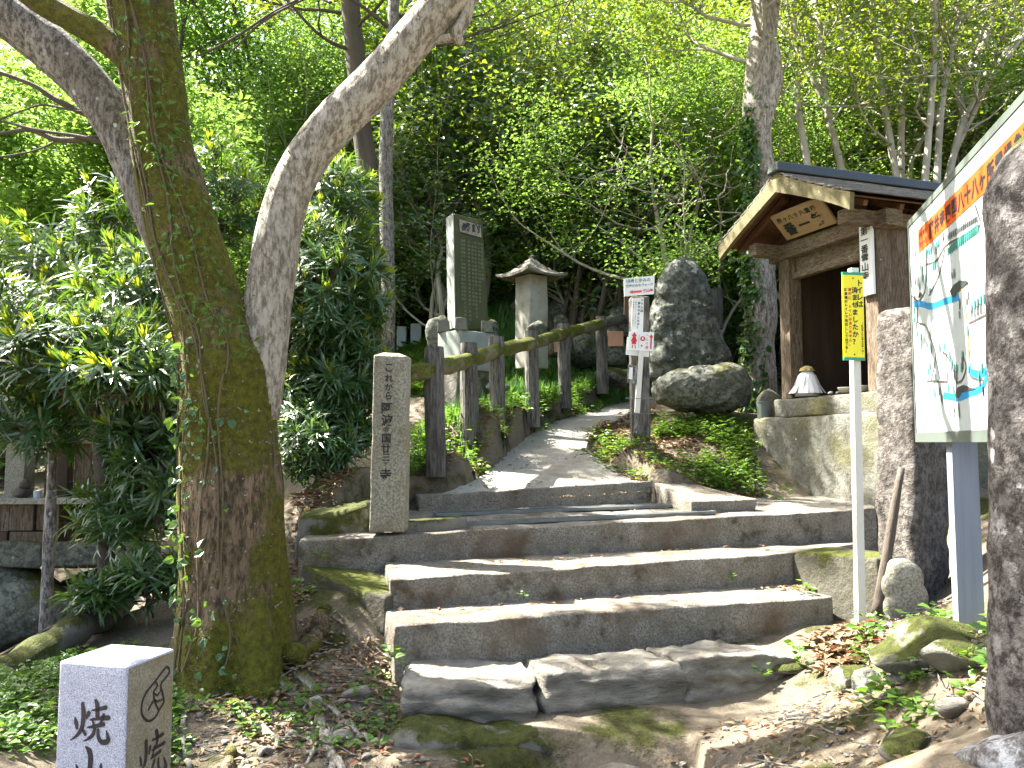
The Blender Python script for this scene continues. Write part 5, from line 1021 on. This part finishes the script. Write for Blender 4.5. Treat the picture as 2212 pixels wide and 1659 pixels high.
pos = [(4.5,13),(6.5,13.5),(8.6,12.5),(2.6,14.8),(1.2,16.2),(3.4,18),(5.6,17),(7.8,17),(10.5,15.5),(-.6,15.6),(-1.6,18),(.6,20),(3,22),(6,21.5),(9,21),(12.5,19.5),(-.5,24),(2,27),(6,27),(10.5,26),(15,24),(-3.2,22.5),(14,31),(4,33),(9,33),(-1,31),(20,30),(17,18.5),(11.5,11.5),(9.6,12.2),(1.0,12.8),(-.2,13.6),(-.6,17),(7.6,12.2),(12.5,14)]
for i, (x, y) in enumerate(pos): plant('cam', i % 3, x+rs.randn()*.3, y+rs.randn()*.3, s=rs.uniform(.95, 1.3)*(1 if y < 20 else 1.35), sz=1.2, rz=rs.uniform(0, 6), leaf='cam2' if i % 2 == 0 else 'cam', bark='stembark' if i % 2 else 'darkbark', label=LC, group=GC)
LB = 'low evergreen bush in the undergrowth of the hillside'
for i, (x, y) in enumerate([(1.8,13.8),(3.2,13),(4.9,14.5),(6.2,11.8),(7.4,14.8),(3.6,16.5),(.2,17.5),(-1.4,17.6),(5.6,19),(8.8,14.8),(1.5,19),(9.8,18),(-2.6,19.5),(3.3,24),(7,24.5),(11.5,23.5),(5.6,10.2),(7.5,10.2)]):
    plant('camlow', i, x, y, s=rs.uniform(.8, 1.2), rz=rs.uniform(0, 6), leaf='cam2' if i % 4 == 0 else 'cam', label=LB, group='low bushes on the hillside', name='bush', cat='bush')
# two straight trunks centre left
for nm, pth, lab, s_i in [('straight_tree', [(838,775,30),(836,640,30),(832,480,30),(836,330,31),(845,200,28),(850,60,24),(846,-150,20),(850,-400,14)], 'straight slim lichen grey trunk crossing under the arching limb, right one of the pair', 1),
   ('straight_tree', [(825,790,42),(812,640,42),(795,480,44),(778,340,44),(765,200,42),(752,60,40),(745,-80,34),(735,-400,22)], 'darker leaning trunk behind the arching limb, left one of the pair', 2)]:
    k_, kr = limbpts([(x, y, w, 9.5+s_i*.6) for x, y, w in pth], 10, 50); g = Thing(nm, lab, 'tree', k_[0]); k_[0, 2] -= .6
    g.part('trunk', fluted(k_, kr, 20, .06, s_i), M['greybark'] if s_i == 1 else M['darkbark'], smooth=True)
    lb = MB(); sites = []; segs = []; r2 = np.random.RandomState(s_i)
    for q in range(9): grow(r2, k_[28+q*2], nrm(r2.randn(3)*[1, 1, .2]+[0, 0, .4]), 1.7, .03, 2, segs, sites)
    for a, b in segs: lb.tube(a, np.maximum(b, .004), 5, cap=False)
    g.part('branches', lb, M['darkbark'], smooth=True, kind='stuff'); sp = np.array([s[0] for s in sites]); kk = r2.randint(0, len(sp), 2500); l = .11*(.6+.6*r2.rand(2500))
    g.part('crown', leaves(MB(), sp[kk]+r2.randn(2500, 3)*.16, r2.randn(2500, 3)*[1, 1, .4], r2.randn(2500, 3)*.5+[0, 0, 1], l, l*.5), M['cam2'])
# ivy trunk beside the shrine
k_, kr = limbpts([(1640,900,80,8.9),(1642,840,66,8.9),(1645,720,66,8.9),(1640,600,66,8.9),(1648,480,60,8.9),(1640,380,58,8.9),(1638,280,56,8.9),(1650,180,62,8.9),(1655,80,62,8.9),(1662,-30,54,8.9),(1670,-300,40,8.9)], 8.9, 70)
g = Thing('ivy_grown_tree', 'mottled tree with ivy and moss standing between the carved boulder and the shrine', 'tree', k_[0]); k_[0, 2] -= .5
g.part('trunk', fluted(k_, kr, 36, .09, 8), M['palebark'], smooth=True)
kk_, kkr = limbpts([(1640,400,30,8.9),(1666,310,32,8.85),(1676,230,34,8.85),(1655,130,34,8.9),(1640,20,32,8.9),(1620,-150,26,8.9)], 8.9, 30); g.part('limb', fluted(kk_, kkr, 16, .1, 9), M['palebark'], smooth=True)
lb = MB(); sites = []; segs = []; r2 = np.random.RandomState(5)
for q in range(8): grow(r2, k_[42+q*3], nrm(r2.randn(3)*[1, .7, .15]+[-.25, 0, .25]), 1.6, .028, 2, segs, sites)
for a, b in segs: lb.tube(a, np.maximum(b, .004), 5, cap=False)
g.part('branches', lb, M['stembark'], smooth=True, kind='stuff'); sp = np.array([s[0] for s in sites]); kk = r2.randint(0, len(sp), 8000); l = .085*(.6+.6*r2.rand(8000))
g.part('crown', leaves(MB(), sp[kk]+r2.randn(8000, 3)*.16, r2.randn(8000, 3)*[1, 1, .4], r2.randn(8000, 3)*.5+[0, 0, 1], l, l*.5), M['cam2'])
im = ivyset(k_, kr, 900, .05, .62, -1.5, -.5, 9, .075, 40, th_w=.3)
single('ivy_vine', im, M['ivy'], 'ivy sleeve hanging on the mottled tree left of the shrine', 'ivy', k_[5], kind='stuff')
# bare twigs dangling in front of the thicket, over the boulder
tw = MB(); rs = np.random.RandomState(31)
for i in range(26):
    a = P(rs.uniform(1380, 1620), rs.uniform(230, 520), rs.uniform(9.5, 11.5)); segs = []; grow(rs, a, nrm(rs.randn(3)*[1, .4, .3]), rs.uniform(.5, 1.1), .012, 1, segs, [])
    for p, r in segs: tw.tube(p, np.maximum(r*.9, .004), 5, cap=False)
mkb = single('bare_twigs', tw, M['stembark'], 'tangle of sunlit bare twigs in the thicket above the carved boulder', 'twigs', P(1500,400,10), kind='stuff')
# maples: bright, in the upper middle and far left
for i, (x, y, z, s, lab) in enumerate([(2.6,10.9,None,.95,'bright maple spreading over the top middle of the hillside'),(-3.8,15.5,None,1.1,'bright young maple behind the arching limb'),(4.8,11.6,None,.9,'yellow green maple over the mottled ivy tree'),(1.8,13.2,None,1.0,'bright maple beyond the roofed stone pillar')]):
    plant('maple', i, x, y, z=z, s=s, rz=i*1.7, bark='stembark', leaf='maple', label=lab, name='maple_tree')
LM = 'bright green maple of the distant sunlit grove at the left'
for i, (x, y) in enumerate([(-5.8,9.3),(-4.4,11.2),(-7.3,11.5),(-5.8,15),(-4.6,15.5),(-2.6,15.5),(-6.5,14),(-9.5,16),(-4.6,17),(-8,20),(-12.5,19),(-5.5,24),(-11,26),(-16,23),(-7,31),(-14,33),(-19,30),(-11.5,13),(-3,28),(-22,38),(-8,42),(-15,45),(0,40)]):
    plant('maple' if i % 3 else 'big', i, x, y, s=rs.uniform(.75, 1.05)*(1 if y < 22 else 1.3)*(.75 if i % 3 == 0 else 1), rz=rs.uniform(0, 6), bark='darkbark', leaf='maple', label=LM, group='sunlit trees in the distance at the left', name='maple_tree')
for i, (x, y) in enumerate([(-5.5,10.5),(-8,11.5),(-4,13.5),(-6.8,17),(-10,22),(-3,18.5),(-13,15),(-9,13)]):
    plant('camlow', i, x, y, s=rs.uniform(1, 1.4), rz=rs.uniform(0, 6), leaf='herb', label='soft green shrub beyond the dark podocarpus at the left', group='green shrubs beyond the podocarpus', name='bush', cat='bush')
for i, (x, y, s_i) in enumerate([(-6.2,15.5,1.75),(-4.5,17.2,1.8),(-7.8,17,1.8),(-3.0,19,1.7),(-9.5,19,1.9)]):
    plant('maple', i, x, y, s=s_i, rz=i*1.3, bark='darkbark', leaf='maple', label='tall sunlit maple of the left grove, seen between the two great limbs', group='tall maples between the limbs', name='maple_tree')
print('forest')
# ------------------------------------------------------------------ overhead crown of the forked tree; unseen leaf clusters added to shape the dappled light
rs = np.random.RandomState(19); segs = []; sites = []
tips = [(tp_[-1], [0, .3, 1]), (tp_[-4], [-.6, .3, .8]), (tp_[-8], [.5, .6, .8]), (rl[-1], [.8, -.1, .5]), (rl[-6], [.3, .6, .9]), (rl[-12], [.2, .9, .8]), (rl[-4], [.5, -.6, .7]), (bl[-1], [-.8, .2, .5]), (bl[-6], [-.3, .8, .8]), (bl[-10], [-.2, -.6, .9]), (sl_[-1], [-.8, -.3, .6]), (rl[-9], [.6, .5, 1]), (tp_[-2], [.2, .9, .8])]
for p, d in tips: grow(rs, p, nrm(d), 2.3, .028, 3, segs, sites, up=.1, nb=(1, 4), ratio=.6)
bk_ = MB()
for a, b in segs: bk_.tube(a, np.maximum(b, .004), 6 if b[0] > .02 else 4, cap=False)
mt.part('upper_branches', bk_, M['darkbark'], smooth=True)
sp = np.array([s[0] for s in sites]); n = 165
cc_ = np.stack([rs.uniform(-9.5, 3.2, n), rs.uniform(-1.0, 9.5, n), np.zeros(n)], 1); cc_[:, 2] = np.maximum(4.6, EYE+.64*np.abs(cc_[:, 1])+.7)+rs.rand(n)*1.6
cc_ = cc_[fbm(cc_*[1, 1, 0], .9, 9, 2) > -.55]; rad = rs.uniform(.14, .46, len(cc_)); twg = MB(); lf = MB()
for c, r in zip(cc_, rad):
    m = int(330*(r/.3)**2); p = c+nrm(rs.randn(m, 3))*(rs.rand(m, 1)**.4)*r*[1, 1, .45]; l = .085*(.6+.6*rs.rand(m)); leaves(lf, p, rs.randn(m, 3)*[1, 1, .35], rs.randn(m, 3)*.4+[0, 0, 1], l, l*.52)
    q = sp[np.argmin(np.linalg.norm(sp-c, axis=1))]; mid = (c+q)/2+[0, 0, .15]; twg.tube([q, mid, c], [.012, .008, .004], 4, cap=False)
mt.part('twigs', twg, M['darkbark'], kind='stuff'); mt.part('crown', lf, M['cam2'])  # unseen clusters added for the dapples, with their linking twigs
keep = rad
print('crown', lf.n/4)
for i, (x, y, s, k) in enumerate([(-9.5,8.5,1.0,'big')]):
    plant(k, i, x, y, s=s, rz=i*2.1, bark='darkbark', leaf='maple' if i == 1 else 'cam2', label='tall broadleaf tree behind the old altar shrine', name='broadleaf_tree')
# ------------------------------------------------------------------ podocarpus shrubs
def podo(name, label, loc, blobs, nros, seed, dens=15, newfrac=.5, L=.165):
    rs = np.random.RandomState(seed); g = Thing(name, label, 'shrub', loc); br = MB(); lf = MB(); nw = MB()
    w = np.array([b[3] for b in blobs]); w = w/w.sum(); C_, X_, T_ = [], [], []
    for r in range(nros):
        b = blobs[rs.choice(len(blobs), p=w)]; d = nrm(rs.randn(3)); rad = np.array(b[2])*rs.uniform(.35, 1)**.5; c = np.array(b[0])+d*rad
        if c[2] < h1(c[0], c[1])+.08: continue
        X = nrm(d*[1, 1, .5]+rs.randn(3)*.25+[0, 0, .75]); C_.append(c); X_.append(X); T_.append(np.array(b[0])-[0, 0, .2])
        if r % 2 == 0:
            q = np.array([c-X*.02, c-X*.18, (c*.4+T_[-1]*.6)]); br.tube(q, [.004, .006, .012], 4, cap=False)
    C_ = np.array(C_); X_ = np.array(X_); m = len(C_)
    k = np.repeat(np.arange(m), dens); a = rs.rand(len(k))*6.28; e = rs.uniform(.15, 1.35, len(k)); t = nrm(np.cross(X_[k], [.2, .3, .9])); u = np.cross(X_[k], t)
    side = t*np.cos(a)[:, None]+u*np.sin(a)[:, None]; ax = nrm(side*np.sin(e)[:, None]*1.3+X_[k]*(np.cos(e)*.8)[:, None]+[0, 0, -.1]); nr = nrm(np.cross(np.cross(ax, X_[k]), ax)+1e-3)
    l = L*(.7+.5*rs.rand(len(k))); leaves(lf, C_[k]-X_[k]*(.07*rs.rand(len(k)))[:, None], ax, nr, l, .0165, 's')
    nk = np.where(rs.rand(m) < newfrac)[0]; nk = nk[C_[nk, 2] > np.percentile(C_[:, 2], 25)]; k = np.repeat(nk, 9); a = rs.rand(len(k))*6.28; e = rs.uniform(.05, .6, len(k)); t = nrm(np.cross(X_[k], [.2, .3, .9])); u = np.cross(X_[k], t)
    ax = nrm((t*np.cos(a)[:, None]+u*np.sin(a)[:, None])*np.sin(e)[:, None]+X_[k]*np.cos(e)[:, None]+[0, 0, .3]); leaves(nw, C_[k], ax, t*1.0+u*.2, L*.6*(.7+.5*rs.rand(len(k))), .0135, 's', droop=-.05)
    g.part('branches', br, M['darkbark']); g.part('foliage', lf, M['pod']); g.part('new_shoots', nw, M['podnew'])
    b0 = np.array(blobs[0][0]); gz = h1(b0[0]+.1, b0[1]+.2)
    g.part('stem', MB().tube([[b0[0]+.1, b0[1]+.2, gz-.1], [b0[0]+.05, b0[1]+.15, (gz+b0[2])/2], b0], [.06, .05, .03], 10, noise=.08), M['darkbark'], smooth=True)
def Bb(px, py, D, rx, ry, rz, w): c = P(px, py, D); return (c, None, (rx, ry, rz), w)
podo('podocarpus_shrub', 'large dark podocarpus shrub with long narrow leaves left of the forked tree', P(250,1330,5.2),
  [Bb(190,760,4.75,.62,.5,.28,3.2),(P(60,720,5.0),None,(.5,.5,.4),2),Bb(300,640,5.1,.45,.4,.35,1.8),Bb(130,560,5.6,.5,.4,.3,1),Bb(330,900,4.9,.32,.35,.4,2),Bb(90,900,5.0,.38,.35,.22,1.2),Bb(290,1100,5.0,.38,.3,.25,1.3),Bb(340,1020,4.8,.22,.3,.3,1.2),Bb(250,480,5.8,.35,.35,.3,.8),Bb(330,1240,4.6,.22,.2,.12,.6),Bb(210,1280,4.5,.14,.14,.06,.25),Bb(290,790,4.45,.38,.22,.14,1.1)], 1000, 3)
podo('podocarpus_shrub', 'podocarpus shrub seen between the trunk and the inscribed pillar', P(720,1050,6.0),
  [Bb(700,620,6.0,.5,.45,.55,2.2),(P(720,820,6.1),None,(.45,.45,.55),2.4),Bb(735,450,6.3,.32,.4,.45,1),Bb(690,950,5.8,.4,.3,.3,1.3),Bb(740,700,6.2,.3,.4,.5,1.2),Bb(480,420,6.5,.4,.3,.5,.9),Bb(650,780,6.3,.3,.4,.5,1)], 1100, 4)
print('podo')
# ------------------------------------------------------------------ ground cover, leaf litter
def scatter(rs, n, regions):
    out = []
    for poly, w in regions:
        q = np.array([P(*a)[:2] for a in poly]); lo, hi = q.min(0), q.max(0); m = int(n*w); p = rs.uniform(lo, hi, (m*3, 2)); p = p[inpoly(p[:, 0], p[:, 1], q)][:m]; out.append(p)
    return np.concatenate(out)
def herbs(name, regs, n, seed, mat, label, nl=7, L=.045, hgt=.08, kind='h', W=.8, cat='plants', clumpy=1.5, spread=.05, thr=-.1):
    rs = np.random.RandomState(seed); p = scatter(rs, n, regs); q = np.concatenate([p, p[:, :1]*0], 1); p = p[fbm(q, clumpy, seed, 3) > thr]; z = H(p[:, 0], p[:, 1]); b = np.concatenate([p, z[:, None]], 1)
    mb = MB(); k = np.repeat(np.arange(len(b)), nl); N_ = len(k); hh = hgt*(.4+rs.rand(len(b)))[k]
    a = rs.rand(N_)*6.28; d = np.stack([np.cos(a), np.sin(a), a*0], 1); f = rs.rand(N_)[:, None]
    pos = b[k]+d*spread*rs.rand(N_)[:, None]+np.array([0, 0, 1])*hh[:, None]*f; l = L*(.5+.8*rs.rand(N_))
    if kind == 's': leaves(mb, b[k]+d*.01, nrm(d*.6+[0, 0, 1]*(.5+rs.rand(N_)[:, None])), d, l, l*W, 's', droop=.45)
    else: leaves(mb, pos, d+[0, 0, .12], nrm(rs.randn(N_, 3)*.35+[0, 0, 1]), l, l*W, kind)
    o = b[0]; return single(name, mb, M[mat], label, cat, (0, 0, 0), kind='stuff')
BANK = [(1420,1030,6.9),(1300,1000,6.9),(1380,930,7.2),(1420,895,8.2),(1620,900,8.0),(1640,960,6.6),(1720,1080,6.7),(1500,1065,6.7)]
LFT = [(880,1010,6.0),(900,880,7.5),(980,800,9.5),(1350,790,11.5),(1330,850,10.8),(1180,890,8.8),(1100,930,7.7),(1010,1010,6.4)]
LL = [(0,1659,2.7),(130,1659,2.9),(380,1659,3.1),(400,1500,3.6),(300,1340,4.4),(120,1420,4.2),(-60,1500,3.6)]
RR = [(1850,1350,4.3),(2140,1340,4.3),(2200,1500,2.6),(2140,1659,2.4),(1900,1640,2.8),(1880,1500,3.3)]
FAR = [(980,800,10),(1000,700,14.5),(1250,600,18),(1600,600,18),(1640,760,13),(1430,800,12.2),(1340,830,11)]
FARL = [(850,800,11),(860,740,16),(1000,720,16),(1000,800,10)]
UNDER = [(620,1250,4.4),(640,1000,5.6),(870,1000,5.6),(880,1090,5.2),(800,1140,4.95)]
MID = [(600,1280,4.3),(840,1300,4.15),(860,1450,3.6),(830,1600,3.2),(640,1600,3.2),(420,1560,3.5)]
herbs('low_herbs', [(BANK, 1)], 900, 1, 'herb', 'leafy green plants covering the bank right of the path', nl=8, L=.045, hgt=.13, spread=.08, thr=-.05, W=.6)
RIDGE = [(1240,975,7.7),(1295,1010,7.05),(1372,1043,6.45),(1500,1072,6.5),(1500,1010,6.9),(1400,940,7.2),(1340,915,8.2)]
LBK = [(880,1085,5.7),(1000,1055,6.1),(1063,1015,6.85),(1103,975,7.55),(1163,932,8.55),(1150,890,8.6),(1070,900,7.8),(1000,925,7.0),(930,985,6.2),(870,1040,5.7)]
herbs('low_herbs', [(RIDGE, .4), (LBK, .6)], 900, 21, 'herb', 'small leafy plants on the little slopes at both sides of the path', nl=7, L=.036, hgt=.07, spread=.06, thr=.1, W=.6)
herbs('low_herbs', [(LFT, 1)], 2200, 2, 'herb', 'bright low plants growing around the log fence posts', nl=8, L=.06, hgt=.14, kind='d', W=.5, spread=.1, thr=-.7)
herbs('grass_tufts', [(LFT, .7), (FARL, .18)], 1100, 3, 'fern', 'grass tufts along the fence and path edges', nl=7, L=.16, kind='s', W=.05, cat='grass', thr=-.5)
herbs('low_herbs', [(LL, 1)], 750, 4, 'herb', 'ivy and small broad leaves covering the slope behind the granite waymarker', nl=7, L=.032, hgt=.05, thr=-.2)
herbs('low_herbs', [(RR, 1)], 150, 5, 'herb', 'small bright heart leaved plants among the mossy rocks at the right', nl=6, L=.045, hgt=.07, W=.85, thr=-.1)
herbs('fern_bank', [(FAR, 1)], 5200, 6, 'fern', 'ferns and grass on the bright bank below the thicket', nl=9, L=.24, kind='s', W=.10, cat='ferns', thr=-.55)
herbs('low_herbs', [(FARL, 1)], 1500, 7, 'herb', 'green plants around the two pale gravestones', nl=9, L=.08, hgt=.10, spread=.15, thr=-.9)
herbs('low_herbs', [(MID, .6), (UNDER, .4)], 240, 8, 'herb', 'scattered seedlings beside the steps and tree roots', nl=6, L=.034, hgt=.05, thr=-.1)
HILL = [(-600,900,14),(-900,700,40),(2600,300,40),(2500,700,14),(1800,800,12),(900,760,14)]
herbs('hill_undergrowth', [(HILL, 1)], 9000, 9, 'cam', 'dark undergrowth carpeting the forest floor', nl=8, L=.16, hgt=.5, spread=.3, W=.5, kind='d', cat='undergrowth', thr=-.6)
# stray plants on the treads
rs = np.random.RandomState(50); mb = MB()
for px, py, D, s_i in [(700,1190,4.85,1.1),(720,1200,4.8,1),(690,1200,4.7,.8),(1735,1265,4.75,1),(1745,1272,4.7,.8),(845,1415,3.85,1.1),(855,1430,3.8,.8),(650,1275,4.15,1.4),(1640,1455,4.0,1),(1650,1445,4.0,.7),(1245,1185,5.1,.5),(1130,1280,4.4,.5),(1720,1405,4.1,1),(1730,1425,4.05,.8),(1580,1240,4.85,.5)]:
    b = P(px, py+12, D); n = 7; a = rs.rand(n)*6.28; d = np.stack([np.cos(a), np.sin(a), a*0], 1); leaves(mb, b+d*.02+np.array([0, 0, 1])*rs.uniform(.01, .07, n)[:, None]*s_i, d+[0, 0, .2], rs.randn(n, 3)*.3+[0, 0, 1], .045*s_i, .035*s_i, 'h')
single('step_seedlings', mb, M['herb'], 'little green seedlings sprouting from the cracks of the steps', 'plants', (0, 0, 0), kind='stuff')
def litter(regs, n, seed, L=.06, zf=None):
    rs = np.random.RandomState(seed); p = scatter(rs, n, regs); z = H(p[:, 0], p[:, 1]) if zf is None else zf(p); b = np.concatenate([p, z[:, None]+.004+.012*rs.rand(len(p))[:, None]], 1); m = len(b)
    a = rs.rand(m)*6.28; l = L*(.5+.8*rs.rand(m)); return leaves(MB(), b, np.stack([np.cos(a), np.sin(a), rs.randn(m)*.12], 1), rs.randn(m, 3)*.22+[0, 0, 1], l, l*.45, 'd', fold=.25)
EDGE = [(860,1100,5.3),(900,1000,6.1),(1050,925,7.0),(1180,880,9),(1330,835,11),(1370,862,10.5),(1235,905,9.4),(1110,965,7.7),(1010,1045,6.2)]
EDGR = [(1250,960,7.8),(1340,900,9.4),(1420,880,9.5),(1420,930,7.4),(1330,1010,7.0),(1420,1040,6.2),(1400,1040,6.4)]
struct('leaf_litter', litter([(EDGE, .3), (EDGR, .12), (BANK, .16), (LFT, .16), (UNDER, .16), (FAR, .1)], 9500, 1), M['litter'], kind='stuff')
BOT = [(420,1659,3.0),(420,1500,3.6),(600,1290,4.4),(830,1310,4.15),(845,1420,3.85),(840,1600,3.2),(1300,1600,3.2),(1800,1450,3.8),(1880,1340,4.35),(2100,1340,4.2),(2200,1659,2.3),(1300,1700,2.8)]
struct('leaf_litter', litter([(RIDGE, .4), (LBK, .6)], 3200, 12, .055), M['litter'], kind='stuff')
struct('leaf_litter', litter([(BOT, .6), (MID, .4)], 2300, 2, .042), M['litter'], kind='stuff')
RC = [(1740,1350,4.35),(1870,1330,4.4),(1900,1400,3.9),(1780,1420,3.9)]
struct('leaf_litter', litter([(RC, 1)], 420, 3, .075), M['litter'], kind='stuff')
struct('leaf_litter', litter([([(-600,900,11),(-900,700,36),(2600,300,36),(2500,700,11),(900,760,13)], 1)], 9000, 4, .14), M['litter'], kind='stuff')
# leaves lying on the treads and the path
rs = np.random.RandomState(60); mb = MB()
def tread(a, b, bk, n, conc=1.):
    a, b = np.asarray(a), np.asarray(b); u = rs.rand(n)[:, None]; v = (rs.rand(n)**conc)[:, None]; p = a*(1-u)+b*u+np.asarray(bk)*v; p[:, 2] += .008; t = rs.rand(n)*6.28; l = .045*(.5+.8*rs.rand(n)); leaves(mb, p, np.stack([np.cos(t), np.sin(t), t*0], 1), rs.randn(n, 3)*.2+[0, 0, 1], l, l*.42, 'd', fold=.25)
tread(f0+[0, .28, 0], f1+[0, .28, 0], [-.03, .1, 0], 34); tread(g0+[0, .28, 0], g1+[0, .30, 0], [-.03, .1, 0], 36); tread(k0, k1, [-.3, 1.1, .05], 70); tread(f0+(f1-f0)*.85+[0, .2, 0], f1+[0, .2, 0], [-.03, .18, 0], 40); tread(P(900,1100,5.8)+[0,0,.02], P(1400,1068,6.3)+[0,0,.02], [0, -.12, 0], 40)
i_ = rs.rand(160); 
for n_i in range(len(PL)-2): tread(PL[n_i], PR[n_i], (PL[n_i+1]-PL[n_i]), 26)
struct('leaf_litter', mb, M['litter'], kind='stuff')
# pebbles and twigs in the trodden earth
rs = np.random.RandomState(70); p = scatter(rs, 520, [(BOT, 1)]); z = H(p[:, 0], p[:, 1]); mb = MB()
for i in range(len(p)):
    s_i = .006+.016*rs.rand()**2.5; mb.add(*rock([p[i, 0], p[i, 1], z[i]+s_i*.3], (s_i*1.3, s_i, s_i*.6), i, rs.rand()*3, sub=1, cuts=3))
struct('gravel', mb, M['slate'], kind='stuff', smooth=False)
p = scatter(rs, 260, [(BOT, .6), (UNDER, .2), (EDGE, .2)]); z = H(p[:, 0], p[:, 1]); mb = MB()
for i in range(len(p)):
    a = rs.rand()*6.28; l = rs.uniform(.04, .16); d = np.array([math.cos(a), math.sin(a), 0]); b = np.array([p[i, 0], p[i, 1], z[i]+.008]); mb.tube([b-d*l, b+[0, 0, .006], b+d*l*.9+np.array([-d[1], d[0], 0])*l*.2], [.004, .003, .002], 4)
struct('fallen_twigs', mb, M['greybark'], kind='stuff')
print('done')
